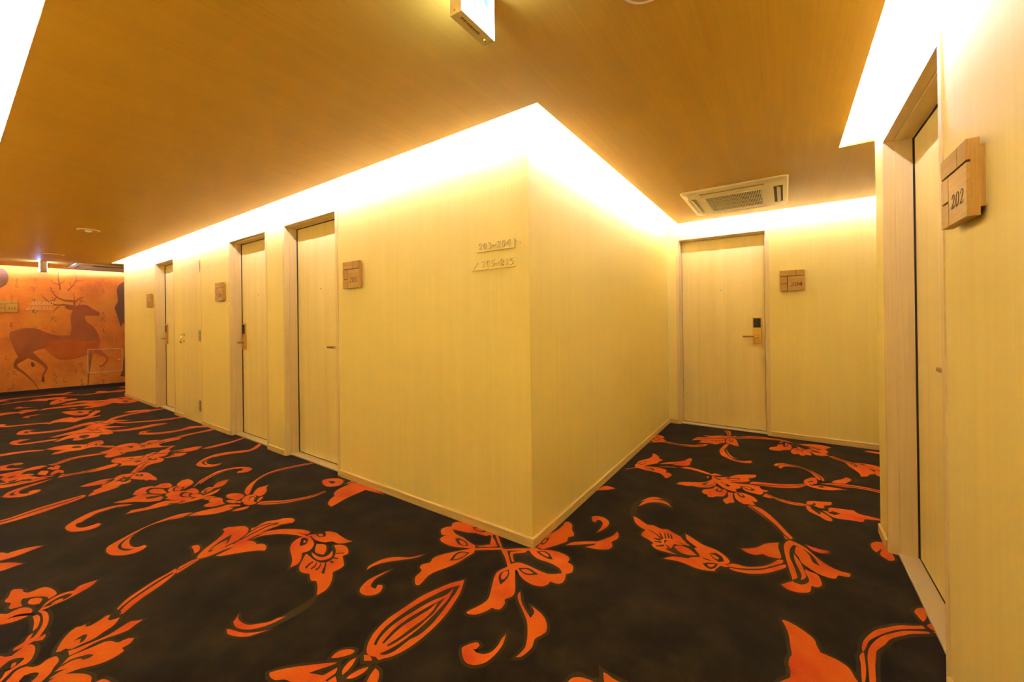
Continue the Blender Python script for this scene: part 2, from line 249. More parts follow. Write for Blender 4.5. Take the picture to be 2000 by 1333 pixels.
('leftflower',"O-3280,-3096,-3331,-3075,-3425,-3056,-3444,-3039,-3384,-2997,-3326,-2997,-3269,-2976,-3265,-2943,-3271,-2905,-3238,-2870,-3132,-2842,-3046,-2836,-3017,-2854,-2997,-2889,-3042,-2889,-3101,-2916,-3152,-2962,-3186,-3009,-3137,-3024,-3054,-3021,-3060,-3043,-3085,-3082,-3132,-3085,-3189,-3071,-3238,-3094 O-3091,-2988,-3124,-2974,-3108,-2943,-3058,-2918,-3024,-2920,-2979,-2937,-3000,-2966,-3048,-2989 O-3099,-3168,-3062,-3133,-3016,-3103,-3025,-3064,-3026,-3026,-2979,-2994,-2915,-2980,-2872,-2990,-2902,-3018,-2933,-3058,-2928,-3110,-2901,-3060,-2844,-3007,-2833,-3023,-2836,-3072,-2855,-3116,-2923,-3176 O-2888,-2934,-2945,-2908,-2994,-2857,-3000,-2799,-2974,-2744,-3018,-2708,-3021,-2656,-3005,-2598,-2939,-2642,-2907,-2693,-2882,-2746,-2859,-2816,-2855,-2872,-2840,-2918,-2852,-2955,-2822,-2929,-2753,-2916,-2660,-2919,-2564,-2937,-2488,-2965,-2421,-2996,-2402,-3029,-2388,-3072,-2397,-3113,-2428,-3103,-2447,-3068,-2457,-3052,-2465,-3016,-2520,-2987,-2597,-2959,-2700,-2945,-2796,-2945,-2842,-2956 D-2925,-2762,-2956,-2785,-2957,-2833,-2932,-2882,-2885,-2932,-2871,-2888,-2875,-2832,-2881,-2794,-2908,-2769 O-2900,-2813,-2918,-2837,-2908,-2866,-2882,-2887,-2877,-2851,-2882,-2825 O-2799,-2990,-2803,-2966,-2750,-2957,-2667,-2965,-2590,-2984,-2562,-3009,-2676,-2992,-2748,-2988 O-2534,-3010,-2509,-3036,-2452,-3058,-2461,-3032,-2501,-3017 O-2443,-2959,-2429,-2983,-2399,-3013,-2370,-2980,-2404,-2961 O-2421,-3188,-2408,-3167,-2361,-3148,-2338,-3120,-2367,-3089,-2397,-3052,-2371,-3027,-2313,-3018,-2243,-3027,-2175,-3047,-2146,-3068,-2152,-3104,-2143,-3129,-2105,-3156,-2067,-3188,-2080,-3204,-2113,-3176,-2165,-3159,-2169,-3131,-2186,-3119,-2179,-3137,-2233,-3127,-2230,-3113,-2259,-3132,-2261,-3154,-2236,-3176,-2244,-3196 D-2238,-3074,-2275,-3102,-2286,-3134,-2259,-3164,-2235,-3183,-2240,-3155,-2249,-3129,-2223,-3108,-2176,-3120,-2158,-3135,-2183,-3109,-2207,-3085 O-2123,-2942,-2179,-2924,-2245,-2896,-2309,-2855,-2340,-2817,-2326,-2793,-2324,-2766,-2292,-2775,-2272,-2747,-2291,-2699,-2316,-2657,-2301,-2636,-2254,-2658,-2219,-2650,-2201,-2602,-2130,-2647,-2096,-2712,-2068,-2769,-2074,-2827,-2070,-2873,-2106,-2892,-2110,-2904,-2103,-2921 D-2165,-2783,-2191,-2803,-2173,-2839,-2135,-2877,-2111,-2896,-2119,-2875,-2139,-2843,-2153,-2816,-2095,-2833,-2109,-2806 O-2150,-2819,-2161,-2840,-2147,-2867,-2117,-2891,-2085,-2887,-2082,-2859,-2101,-2832 O-2017,-2505,-2052,-2544,-2073,-2569,-2058,-2619,-2030,-2688,-2031,-2753,-2043,-2815,-2050,-2855,-2066,-2891,-2000,-2893,-1997,-2862,-1999,-2821,-2008,-2770,-2001,-2715,-1977,-2652,-1969,-2599,-1994,-2556 O-1828,-2595,-1860,-2620,-1869,-2654,-1874,-2675,-1932,-2696,-1962,-2725,-1966,-2759,-1974,-2808,-1981,-2856,-1984,-2895,-1952,-2923,-1911,-2950,-1891,-2975,-1886,-2960,-1853,-2919,-1862,-2956,-1843,-3003,-1828,-2981,-1805,-2925,-1782,-2871,-1743,-2818,-1719,-2766,-1717,-2708,-1736,-2666,-1779,-2669,-1787,-2626 D-1866,-2795,-1901,-2811,-1920,-2840,-1944,-2885,-1937,-2924,-1916,-2946,-1907,-2913,-1904,-2874,-1890,-2852,-1870,-2847,-1856,-2817 O-1890,-2850,-1914,-2873,-1923,-2903,-1912,-2935,-1891,-2967,-1882,-2931,-1869,-2887,-1870,-2855 O-2074,-2947,-2038,-2940,-1986,-2945,-1950,-2968,-1900,-2988,-1870,-3013,-1841,-3044,-1896,-3081,-1926,-3050,-1966,-3033,-2004,-3058,-2016,-3092,-1961,-3124,-2025,-3167,-2076,-3144,-2120,-3113,-2118,-3077,-2070,-3049,-2057,-3017,-2081,-2985 O-1814,-3011,-1824,-2982,-1810,-2939,-1754,-2894,-1688,-2857,-1626,-2842,-1563,-2857,-1632,-2910,-1723,-2971 O-1567,-2860,-1552,-2828,-1540,-2800,-1483,-2782,-1414,-2771,-1524,-2851 O-2339,-2591,-2374,-2574,-2446,-2505,-2496,-2420,-2552,-2318,-2591,-2202,-2616,-2152,-2556,-2150,-2474,-2232,-2408,-2329,-2351,-2430,-2287,-2516,-2235,-2576,-2250,-2597,-2272,-2579 D-2284,-2592,-2364,-2518,-2436,-2408,-2501,-2281,-2544,-2181,-2571,-2179,-2531,-2279,-2464,-2408,-2390,-2519,-2318,-2594"),
('leftleaf',"O-4660,-3209,-4467,-3061,-4370,-3018,-4381,-2985,-4352,-2871,-4282,-2792,-4253,-2888,-4228,-2963,-4228,-3027,-4249,-3102,-4334,-3218 O-4368,-3218,-4173,-3076,-4104,-3018,-3971,-2950,-3968,-3012,-3966,-3087,-4069,-3226"),
('scroll',"O-3846,-1655,-3909,-1723,-3935,-1816,-3923,-1931,-3890,-2061,-3834,-2190,-3765,-2300,-3715,-2376,-3671,-2422,-3571,-2448,-3463,-2439,-3375,-2399,-3307,-2336,-3286,-2269,-3319,-2209,-3357,-2187,-3402,-2198,-3397,-2232,-3432,-2265,-3526,-2279,-3654,-2257,-3761,-2205,-3834,-2125,-3873,-2050,-3879,-1973,-3849,-1870,-3805,-1768 D-3823,-1705,-3848,-1838,-3865,-1976,-3839,-2073,-3793,-2184,-3725,-2274,-3645,-2339,-3567,-2363,-3471,-2355,-3400,-2317,-3400,-2272,-3428,-2299,-3510,-2335,-3581,-2335,-3660,-2300,-3753,-2220,-3818,-2136,-3860,-2053,-3874,-1958,-3867,-1833 O-3787,-1719,-3810,-1632,-3777,-1518,-3726,-1417,-3715,-1327,-3587,-1249,-3552,-1262,-3623,-1350,-3546,-1327,-3539,-1390,-3566,-1498,-3640,-1597 O-3481,-1378,-3496,-1321,-3475,-1253,-3444,-1192,-3399,-1244,-3417,-1323 O-3982,-1251,-4064,-1227,-4066,-1181,-4001,-1123,-3910,-1096,-3830,-1106,-3771,-1159,-3752,-1206,-3805,-1226,-3908,-1248 O-3899,-1516,-3961,-1501,-3977,-1455,-3973,-1409,-4017,-1432,-4072,-1415,-4094,-1369,-4075,-1327,-3986,-1299,-3895,-1329,-3781,-1342,-3796,-1393,-3814,-1461 O-3868,-1297,-3845,-1261,-3775,-1227,-3695,-1228,-3691,-1268,-3753,-1294,-3834,-1304 O-3709,-1237,-3709,-1193,-3633,-1217,-3661,-1240 O-3647,-1197,-3708,-1178,-3790,-1111,-3800,-1056,-3780,-1011,-3662,-1028,-3620,-1076,-3527,-1104,-3580,-1153 D-3608,-1142,-3712,-1091,-3735,-1050,-3658,-1040,-3573,-1075,-3583,-1111 O-3612,-1130,-3688,-1090,-3697,-1050,-3620,-1061,-3574,-1105 O-3610,-1201,-3605,-1163,-3556,-1123,-3471,-1096,-3450,-1125,-3466,-1178,-3541,-1208 O-3489,-1094,-3571,-1044,-3599,-1002,-3589,-974,-3537,-1007,-3471,-1076 O-3780,-1011,-3882,-948,-3950,-876,-3936,-815,-3948,-753,-3862,-819,-3749,-862,-3660,-933,-3637,-996 O-3911,-1064,-4004,-1028,-4158,-924,-4303,-764,-4418,-584,-4451,-419,-4427,-273,-4365,-99,-4301,81,-4298,228,-4237,193,-4230,43,-4294,-135,-4349,-310,-4374,-453,-4344,-616,-4222,-786,-4072,-903,-3964,-969,-3845,-1038,-3831,-1069 D-3973,-950,-4162,-830,-4321,-672,-4386,-472,-4370,-299,-4259,59,-4280,69,-4390,-291,-4409,-464,-4347,-665,-4187,-827,-3998,-949 O-3422,-1122,-3452,-1064,-3383,-990,-3295,-924,-3217,-853,-3132,-729,-3076,-585,-3063,-424,-3026,-432,-3012,-620,-3068,-761,-3135,-892,-3239,-1002,-3315,-1071 D-3398,-1086,-3274,-985,-3163,-878,-3063,-707,-3035,-439,-3049,-433,-3079,-700,-3184,-869,-3296,-976,-3414,-1080 O-5192,-1913,-5294,-1865,-5358,-1788,-5312,-1706,-5249,-1683,-5303,-1594,-5248,-1530,-5114,-1525,-5028,-1557,-5064,-1615,-5178,-1672,-5251,-1729,-5180,-1791,-5047,-1802,-5075,-1885,-5149,-1926 O-5152,-1756,-5163,-1713,-5068,-1651,-4981,-1645,-4817,-1653,-4866,-1701,-4968,-1758,-5058,-1778 O-5053,-2136,-5041,-2061,-5031,-1979,-5077,-1902,-5030,-1833,-4911,-1762,-4803,-1707,-4880,-1805,-4893,-1859,-4793,-1825,-4760,-1726,-4689,-1726,-4606,-1777,-4684,-1867,-4849,-1974,-4935,-2065 D-4893,-1859,-4856,-1810,-4785,-1721,-4761,-1780,-4816,-1854 O-4874,-1625,-4979,-1594,-5015,-1532,-5000,-1497,-5102,-1464,-5202,-1382,-5185,-1315,-5030,-1308,-4913,-1342,-4854,-1410,-4812,-1451,-4783,-1517,-4794,-1590 D-4840,-1587,-4959,-1546,-4992,-1499,-4891,-1468,-4896,-1437,-4763,-1503,-4779,-1547 O-4856,-1564,-4946,-1521,-4919,-1480,-4835,-1483,-4783,-1527 O-4727,-1690,-4805,-1661,-4822,-1592,-4748,-1527,-4693,-1475,-4731,-1416,-4678,-1382,-4554,-1385,-4463,-1407,-4480,-1450,-4504,-1481,-4651,-1496,-4684,-1535,-4606,-1579,-4487,-1580,-4352,-1507,-4347,-1564,-4487,-1670,-4618,-1726,-4646,-1683 D-4601,-1576,-4667,-1539,-4630,-1493,-4507,-1452,-4487,-1486,-4378,-1509,-4457,-1560 O-4571,-1557,-4616,-1516,-4565,-1473,-4500,-1511,-4424,-1523,-4500,-1558 O-4442,-1504,-4477,-1470,-4430,-1427,-4335,-1403,-4295,-1439,-4348,-1489 O-4492,-2129,-4562,-2057,-4534,-1999,-4503,-1924,-4535,-1833,-4536,-1746,-4451,-1662,-4370,-1585,-4323,-1534,-4305,-1446,-4310,-1387,-4337,-1309,-4376,-1185,-4283,-1258,-4239,-1341,-4245,-1407,-4210,-1475,-4229,-1561,-4267,-1658,-4328,-1712,-4368,-1822,-4410,-1945,-4457,-2055 D-4385,-1750,-4439,-1683,-4328,-1588,-4298,-1650,-4312,-1601,-4286,-1671,-4360,-1747 O-4398,-1738,-4432,-1685,-4364,-1605,-4317,-1662 O-4438,-1391,-4514,-1342,-4574,-1263,-4522,-1229,-4649,-1135,-4665,-1054,-4650,-988,-4522,-1071,-4451,-1149,-4459,-1239,-4404,-1288,-4359,-1371 D-4424,-1366,-4501,-1317,-4497,-1247,-4418,-1313,-4372,-1357 O-4426,-1350,-4480,-1303,-4490,-1260,-4429,-1310 O-4221,-1452,-4225,-1394,-4172,-1344,-4061,-1318,-4069,-1368,-4116,-1429 D-4194,-1442,-4068,-1330,-4083,-1325,-4210,-1437 O-4746,-1391,-4851,-1320,-4970,-1232,-5070,-1104,-5164,-962,-5162,-811,-5092,-692,-4984,-622,-4841,-605,-4762,-661,-4751,-737,-4823,-816,-4884,-782,-4888,-721,-4965,-685,-5019,-719,-5065,-822,-5045,-968,-4958,-1129,-4809,-1282,-4857,-1288,-4761,-1367 D-4774,-1331,-4925,-1213,-5021,-1086,-5069,-935,-5044,-793,-4966,-702,-5001,-690,-5075,-783,-5100,-927,-5051,-1079,-4949,-1209,-4795,-1329"),
('rowtwo',"O-5542,-3035,-5553,-3004,-5556,-2928,-5607,-2820,-5660,-2705,-5686,-2588,-5714,-2466,-5719,-2373,-5733,-2307,-5669,-2291,-5608,-2325,-5544,-2426,-5492,-2551,-5442,-2670,-5409,-2782,-5390,-2888,-5385,-2989,-5396,-3042 D-5463,-3038,-5468,-2933,-5522,-2798,-5570,-2628,-5609,-2447,-5655,-2330,-5687,-2328,-5647,-2445,-5612,-2626,-5562,-2797,-5507,-2932,-5502,-3038 O-5614,-2280,-5716,-2232,-5747,-2201,-5805,-2199,-5846,-2146,-5871,-2107,-5983,-2082,-6002,-2023,-6075,-1952,-6021,-1918,-5923,-2001,-5811,-1956,-5776,-1905,-5751,-1946,-5676,-1981,-5630,-2086,-5625,-2161,-5596,-2231 O-6179,-2279,-6218,-2206,-6251,-2096,-6255,-2024,-6202,-1959,-6167,-1921,-6146,-1998,-6125,-2059,-6092,-1979,-6018,-2062,-6052,-2141,-6093,-2224 O-6186,-1918,-6263,-1859,-6267,-1797,-6213,-1729,-6147,-1719,-6061,-1791,-6077,-1863,-6021,-1918,-6057,-1941 D-6180,-1836,-5986,-1865,-5978,-1830,-6042,-1810,-6099,-1752,-6051,-1800 O-5995,-1886,-6014,-1853,-5960,-1848,-5933,-1876 O-5923,-2001,-5985,-1954,-5950,-1902,-5880,-1900,-5853,-1854,-5915,-1804,-5844,-1804,-5766,-1841,-5767,-1900,-5811,-1956 O-6001,-1783,-6051,-1747,-6044,-1717,-5952,-1705,-5934,-1646,-5843,-1572,-5586,-1576,-5535,-1604,-5737,-1674,-5808,-1735,-5933,-1786 O-6271,-1718,-6403,-1651,-6562,-1577,-6610,-1516,-6477,-1486,-6360,-1553,-6257,-1625,-6196,-1686 D-6222,-1678,-6424,-1571,-6511,-1502,-6544,-1498,-6455,-1568,-6247,-1677 O-5755,-1686,-5641,-1687,-5648,-1617,-5628,-1558 O-6691,-2980,-6574,-2929,-6664,-2912,-6760,-2872,-6838,-2789,-6879,-2705,-6914,-2613,-6953,-2490,-6983,-2433,-6878,-2531,-6824,-2627,-6766,-2701,-6691,-2774,-6581,-2794,-6496,-2765,-6457,-2714,-6501,-2624,-6475,-2608,-6411,-2632,-6353,-2710,-6364,-2792,-6450,-2873,-6530,-2920 D-6835,-2620,-6806,-2686,-6739,-2765,-6674,-2842,-6589,-2876,-6530,-2851,-6518,-2805,-6585,-2835,-6677,-2818,-6720,-2766,-6787,-2687 O-6518,-2715,-6558,-2675,-6530,-2621,-6475,-2608,-6411,-2632,-6449,-2696 O-7063,-2962,-7071,-2926,-7043,-2867,-7038,-2794,-7037,-2693,-7014,-2604,-7044,-2548,-7035,-2482,-7153,-2511,-7103,-2448,-7120,-2411,-7217,-2505,-7242,-2584,-7188,-2642,-7080,-2572,-7144,-2658,-7210,-2731,-7176,-2797,-7203,-2858,-7262,-2953 O-7262,-2953,-7253,-2904,-7374,-2910,-7326,-2851,-7446,-2869,-7631,-2897,-7709,-2854,-7814,-2875,-7820,-2926,-7959,-2919,-7925,-2816,-7924,-2714,-7923,-2645,-7990,-2548,-7950,-2449,-7831,-2409,-7775,-2480,-7777,-2551,-7803,-2620,-7666,-2698,-7529,-2593,-7443,-2587,-7461,-2647,-7324,-2590,-7171,-2523,-7163,-2564,-7266,-2662,-7273,-2727,-7285,-2853 D-7605,-2834,-7669,-2765,-7623,-2742,-7546,-2806 D-7368,-2848,-7390,-2757,-7343,-2748,-7290,-2821 D-7306,-2718,-7282,-2687,-7156,-2651,-7225,-2711 D-7339,-2799,-7327,-2762,-7279,-2790 D-7653,-2706,-7743,-2666,-7789,-2628,-7638,-2680 D-7825,-2448,-7696,-2573,-7606,-2683,-7579,-2684,-7663,-2574,-7791,-2449 D-7181,-2536,-7133,-2673,-7146,-2799,-7125,-2800,-7108,-2674,-7156,-2537 O-7440,-2553,-7610,-2496,-7491,-2436,-7263,-2487,-7359,-2533 O-7673,-2432,-7733,-2382,-7670,-2360,-7771,-2334,-7711,-2296,-7603,-2299,-7471,-2337,-7506,-2377 O-7245,-2443,-7366,-2406,-7435,-2349,-7367,-2305,-7210,-2305,-7168,-2328,-7259,-2354,-7219,-2394,-7179,-2433 O-7955,-2397,-7924,-2340,-7964,-2290,-8052,-2210,-8116,-2091,-8101,-1977,-8059,-1865,-7988,-1755,-7869,-1723,-7902,-1787,-7946,-1899,-7984,-2026,-7953,-2127,-7872,-2231,-7814,-2307,-7810,-2360 D-7849,-2340,-7961,-2220,-8044,-2067,-8071,-2064,-7987,-2219,-7879,-2338 O-6938,-2403,-7103,-2336,-7031,-2273,-6992,-2132,-6996,-1980,-7039,-1846,-7033,-1750,-6947,-1733,-6889,-1840,-6868,-1984,-6886,-2147,-6921,-2251,-6928,-2335 D-7001,-2347,-6941,-2212,-6917,-1991,-6944,-1988,-6976,-2208,-7036,-2344 O-8247,-2906,-8189,-2868,-8069,-2739,-8045,-2636,-8168,-2733,-8266,-2796,-8352,-2798,-8441,-2764,-8460,-2721,-8367,-2705,-8348,-2649,-8386,-2618,-8480,-2640,-8529,-2709,-8524,-2781,-8520,-2851,-8527,-2892 O-4602,-2602,-4684,-2584,-4754,-2538,-4841,-2460,-4922,-2351,-4933,-2241,-4902,-2122,-4828,-2040,-4762,-2008,-4787,-2080,-4819,-2199,-4787,-2325,-4721,-2421,-4667,-2462,-4664,-2479,-4668,-2500,-4619,-2523,-4529,-2519,-4464,-2485,-4450,-2421,-4461,-2364,-4400,-2352,-4340,-2394,-4333,-2460,-4399,-2546,-4476,-2588 D-4802,-2046,-4810,-2139,-4790,-2265,-4772,-2385,-4720,-2449,-4686,-2465,-4746,-2417,-4825,-2319,-4836,-2221,-4849,-2132 D-4650,-2470,-4614,-2502,-4606,-2487"),
('rowthree',"O-6844,-2099,-6871,-2050,-6906,-1952,-6967,-1832,-6982,-1732,-6866,-1785,-6831,-1887,-6816,-1997 O-7274,-1766,-7411,-1696,-7359,-1602,-7250,-1491,-7155,-1368,-7239,-1294,-7245,-1189,-7174,-1253,-7162,-1180,-7285,-1102,-7281,-1054,-7429,-936,-7397,-868,-7311,-957,-7200,-1025,-7066,-1030,-7010,-1083,-6876,-1127,-6811,-1190,-6846,-1274,-6628,-1236,-6493,-1305,-6487,-1377,-6483,-1430,-6447,-1498,-6615,-1588,-6694,-1638,-6782,-1695,-6796,-1758,-6932,-1700,-7091,-1745,-7154,-1767 D-7189,-1574,-7157,-1493,-7100,-1557 D-6897,-1564,-6907,-1492,-6788,-1474,-6812,-1547 D-7151,-1371,-7021,-1451,-7060,-1676,-7032,-1680,-6983,-1458,-7109,-1375 D-7215,-1318,-7110,-1248,-7218,-1184,-7251,-1180,-7145,-1241,-7255,-1309 D-7071,-1230,-6980,-1148,-6903,-1121,-6945,-1109,-7024,-1138,-7120,-1219 D-6852,-1399,-6914,-1358,-6770,-1346,-6800,-1285,-6674,-1324,-6723,-1375 D-6519,-1540,-6612,-1451,-6739,-1395,-6768,-1394,-6646,-1447,-6553,-1535 D-6598,-1590,-6661,-1483,-6742,-1421,-6781,-1417,-6697,-1478,-6632,-1585 D-6981,-1378,-7054,-1279,-7098,-1222,-7143,-1215,-7098,-1272,-7024,-1371 O-7055,-1023,-7020,-933,-7004,-785,-6971,-670,-6881,-612,-6745,-758,-6755,-877,-6874,-943 O-6717,-1232,-6706,-1123,-6860,-1074,-6830,-1033,-6716,-918,-6635,-931,-6559,-1030,-6627,-1134,-6645,-1195 D-6870,-1081,-6886,-1048,-6700,-1078,-6765,-1098 D-6956,-980,-6875,-893,-6920,-881,-7001,-969 O-6748,-669,-6768,-541,-6792,-311,-6779,-201,-6832,-51,-6921,169,-6935,263,-6878,253,-6839,136,-6741,-73,-6676,-238,-6648,-417,-6643,-602 O-5764,-1042,-5901,-983,-6055,-849,-6144,-681,-6126,-542,-6043,-401,-5957,-280,-5936,-176,-6167,59,-6146,123,-5914,-70,-5827,-198,-5828,-330,-5924,-456,-5975,-595,-5984,-724,-5911,-836,-5782,-906,-5665,-906,-5578,-868,-5536,-767,-5472,-837,-5487,-935,-5602,-1009 D-5754,-962,-5881,-932,-5994,-810,-6016,-683,-5932,-810,-5812,-925,-5618,-930,-5676,-949 O-6263,-1725,-6426,-1644,-6533,-1572,-6445,-1515,-6280,-1585,-6237,-1658 D-6229,-1666,-6371,-1587,-6459,-1535,-6490,-1533,-6408,-1584,-6265,-1663 O-5985,-1784,-6111,-1724,-6188,-1677,-6096,-1600,-5946,-1569,-5710,-1576,-5694,-1642,-5766,-1719,-5901,-1767 D-6093,-1696,-6029,-1639,-5927,-1653,-5936,-1690,-6036,-1724 O-6046,-1698,-6019,-1665,-5956,-1678 O-8090,-1771,-8136,-1666,-8211,-1598,-8336,-1511,-8395,-1376,-8314,-1274,-8160,-1227,-8185,-1141,-8266,-1062,-8231,-987,-8110,-911,-8105,-826,-8106,-717,-8001,-623,-7844,-689,-7840,-819,-7825,-939,-7775,-1033,-7617,-1031,-7475,-965,-7437,-893,-7368,-921,-7507,-1058,-7612,-1171,-7656,-1315,-7637,-1394,-7663,-1499,-7563,-1607,-7542,-1698,-7576,-1761,-7720,-1771,-7835,-1717 D-8019,-1569,-8002,-1489,-7935,-1538 D-7730,-1585,-7771,-1524,-7660,-1563 D-8116,-1420,-8134,-1359,-8019,-1334,-7912,-1385,-8042,-1397 D-8140,-1234,-7942,-1234,-7865,-1112,-7917,-1101,-7993,-1223,-8180,-1220 D-7963,-1100,-7939,-1033,-8086,-914,-8134,-907,-7993,-1023,-8017,-1089 D-8090,-1132,-8079,-1074,-7978,-1087,-8019,-1138 D-7890,-1005,-7971,-902,-7900,-910,-7837,-998 D-7888,-1275,-7864,-1212,-7785,-1220,-7831,-1277 O-8131,-677,-8179,-448,-8183,-208,-8241,11,-8313,165,-8361,342,-8289,317,-8188,122,-8066,-72,-8071,-291,-8051,-485,-7989,-616 O-9079,-1043,-9292,-965,-9284,-866,-9228,-800,-9187,-899,-9053,-907,-8880,-768,-8803,-627,-8768,-448,-8906,-239,-8604,52,-8771,377,-8933,504,-8800,471,-8619,324,-8469,34,-8625,-197,-8602,-470,-8630,-671,-8707,-809,-8889,-965 D-9144,-964,-9177,-924,-9060,-971"),
('rowfour',"O-10396,-2638,-10609,-2591,-10665,-2492,-10518,-2361,-10475,-2453,-10336,-2549,-10202,-2516,-10166,-2390,-10141,-2215,-10077,-2039,-9955,-2098,-9983,-2275,-10046,-2443,-10119,-2564 O-11385,-2487,-11671,-2420,-11731,-2329,-11583,-2205,-11526,-2297,-11379,-2300,-11218,-2198,-11135,-2020,-11105,-1873,-11171,-1762,-11390,-1573,-11477,-1371,-11404,-1175,-11412,-1103,-11621,-994,-11782,-803,-11865,-593,-11867,-460,-11947,-278,-11963,-48,-11840,126,-11692,118,-11793,-89,-11725,-327,-11704,-494,-11625,-706,-11448,-927,-11292,-1028,-10903,-811,-10910,-907,-11080,-1066,-10725,-942,-10569,-733,-10380,-464,-10278,-164,-10249,184,-10156,157,-10098,-211,-10220,-501,-10434,-761,-10608,-964,-10884,-1077,-10789,-1163,-10709,-1289,-10735,-1341,-10412,-1139,-10174,-991,-10258,-1145,-10367,-1346,-10000,-1279,-9876,-1105,-9843,-886,-9890,-640,-9829,-458,-9687,-406,-9638,-518,-9631,-652,-9606,-936,-9666,-1145,-9859,-1303,-9627,-1323,-9619,-1408,-9774,-1505,-9626,-1529,-9546,-1621,-9564,-1715,-9524,-1826,-9647,-1904,-9837,-1832,-9889,-1920,-9843,-2000,-9774,-2063,-9800,-2133,-9990,-2039,-10164,-1925,-10307,-1810,-10318,-1964,-10291,-2062,-10367,-2138,-10461,-1996,-10587,-1834,-10677,-1670,-10886,-1503,-10942,-1538,-11163,-1396,-11133,-1554,-10942,-1738,-10888,-1898,-10920,-2043,-11017,-2226,-11114,-2359,-11233,-2451 D-11470,-2387,-11567,-2323,-11275,-2327,-11299,-2372 D-9823,-1795,-9984,-1754,-9982,-1665,-9805,-1641,-9614,-1747 D-10507,-1559,-10300,-1526,-10314,-1439,-10389,-1429,-10373,-1515,-10577,-1547 D-11069,-1364,-11182,-1290,-11373,-1108,-11451,-1097,-11257,-1281,-11142,-1356 D-11397,-1351,-11106,-1316,-11174,-1303,-11468,-1337 D-10699,-1360,-10462,-1453,-10003,-1428,-10056,-1416,-10489,-1440,-10625,-1367 D-11150,-1275,-10839,-1223,-10934,-1136,-11008,-1127,-10911,-1211,-11230,-1260 D-10236,-1759,-10157,-1589,-9818,-1437,-9878,-1426,-10221,-1580,-10300,-1751 O-9478,-2847,-9505,-2800,-9472,-2648,-9406,-2493,-9229,-2312,-9147,-2328,-9258,-2489,-9316,-2658,-9325,-2854 O-9238,-2294,-9302,-2169,-9290,-2039,-9169,-1937,-9001,-1806,-9105,-1745,-9174,-1658,-9132,-1578,-8930,-1583,-8750,-1622,-8672,-1672,-8409,-1529,-8301,-1558,-8375,-1628,-8561,-1699,-8661,-1810,-8592,-1952,-8671,-2070,-8632,-2200,-8665,-2286,-8804,-2222,-8877,-2088,-9039,-2214 D-8972,-2007,-9040,-1954,-8979,-1891,-8799,-1898,-8852,-1979 D-8860,-1716,-8920,-1679,-8750,-1696,-8748,-1720 D-8790,-1833,-8918,-1798,-8936,-1759,-8989,-1753,-8973,-1794,-8833,-1833 O-12261,-674,-12257,-514,-12205,-388,-12119,-240,-11927,-171,-11715,-275,-11714,-384,-11978,-436,-12041,-584 O-12994,-2679,-13066,-2616,-12902,-2536,-12745,-2594,-12616,-2443,-12530,-2247,-12368,-1999,-12264,-1935,-12487,-1847,-12660,-1636,-12636,-1523,-12488,-1530,-12356,-1407,-12449,-1299,-12866,-1164,-13189,-1038,-13149,-966,-12889,-995,-12636,-1111,-12284,-1239,-12313,-1087,-12165,-1123,-12063,-1307,-12059,-1425,-11782,-1598,-11960,-1686,-12137,-1819,-12154,-1903,-12013,-1961,-12229,-2023,-12377,-2259,-12464,-2453,-12578,-2593,-12787,-2689 O-13781,-1588,-13706,-1449,-13558,-1216,-13327,-1056,-13129,-1188,-12840,-1192,-12713,-1334,-12848,-1460,-13261,-1540 D-13334,-1360,-13436,-1283,-13151,-1248,-13086,-1343 O-13672,-2245,-13883,-2140,-13867,-1913,-13750,-2015,-13713,-2120,-13514,-2147 O-14960,-2585,-14995,-2516,-14947,-2349,-14828,-2230,-15090,-2105,-14899,-1940,-14865,-1820,-14867,-1567,-14868,-1305,-14870,-1033,-14985,-876,-14702,-704,-14643,-494,-14378,-392,-14252,-489,-13891,-765,-13820,-981,-13883,-1170,-14032,-1110,-14110,-951,-14396,-1072,-14507,-1245,-14546,-1475,-14620,-1720,-14552,-1825,-14623,-1963,-14523,-2090,-14346,-2207,-14609,-2234,-14611,-2370,-14532,-2540,-14566,-2604 D-14691,-1957,-14865,-1869,-14865,-1770,-14621,-1867 O-14132,-1422,-14195,-1311,-14022,-1256,-13959,-1316 O-15238,-1421,-15477,-1230,-15524,-1084,-15572,-935,-15215,-696,-15089,-523,-15273,-385,-15195,-274,-15325,-92,-14999,37,-14047,-16,-13815,-110,-13752,-244,-13904,-392,-14223,-494,-14758,-622,-14985,-876,-15192,-1058,-15092,-1278 D-15034,-304,-15036,-179,-14817,-111,-14836,-247 D-14413,-296,-14448,-198,-14129,-184,-14078,-269,-14245,-312 D-14718,-114,-14678,-28,-14444,-12,-14524,-121 O-15645,-2246,-15840,-2160,-15795,-2102,-15655,-2100,-15406,-1896,-15476,-2113 O-16911,-2492,-16915,-2417,-17107,-2216,-17175,-1962,-17096,-1914,-17277,-1651,-17175,-1463,-17145,-1248,-16913,-1083,-16638,-1204,-16428,-1142,-16355,-1034,-16148,-973,-15933,-1031,-15919,-1204,-15667,-1345,-15500,-1526,-15534,-1601,-16136,-1513,-16487,-1364,-16542,-1273,-16726,-1508,-16505,-1558,-16741,-1700,-16959,-1951,-16901,-2229,-16795,-2497 D-16192,-1369,-16243,-1279,-15948,-1340 O-17877,-2445,-18132,-2354,-18204,-2080,-18134,-1734,-18149,-1440,-18245,-1355,-18057,-1100,-18252,-919,-18179,-800,-17897,-931,-17669,-1083,-17127,-718,-17220,-382,-17465,-377,-17638,-250,-17413,-116,-17206,-117,-17276,314,-17212,482,-17088,457,-16722,138,-16870,-174,-16966,-422,-16868,-676,-17361,-998,-17720,-1184,-17800,-1370,-17897,-1537,-17984,-1817,-17954,-2096,-17916,-2286,-17572,-2201,-17576,-2383 O-18225,310,-18211,493,-17902,621,-17638,567,-17970,373"),
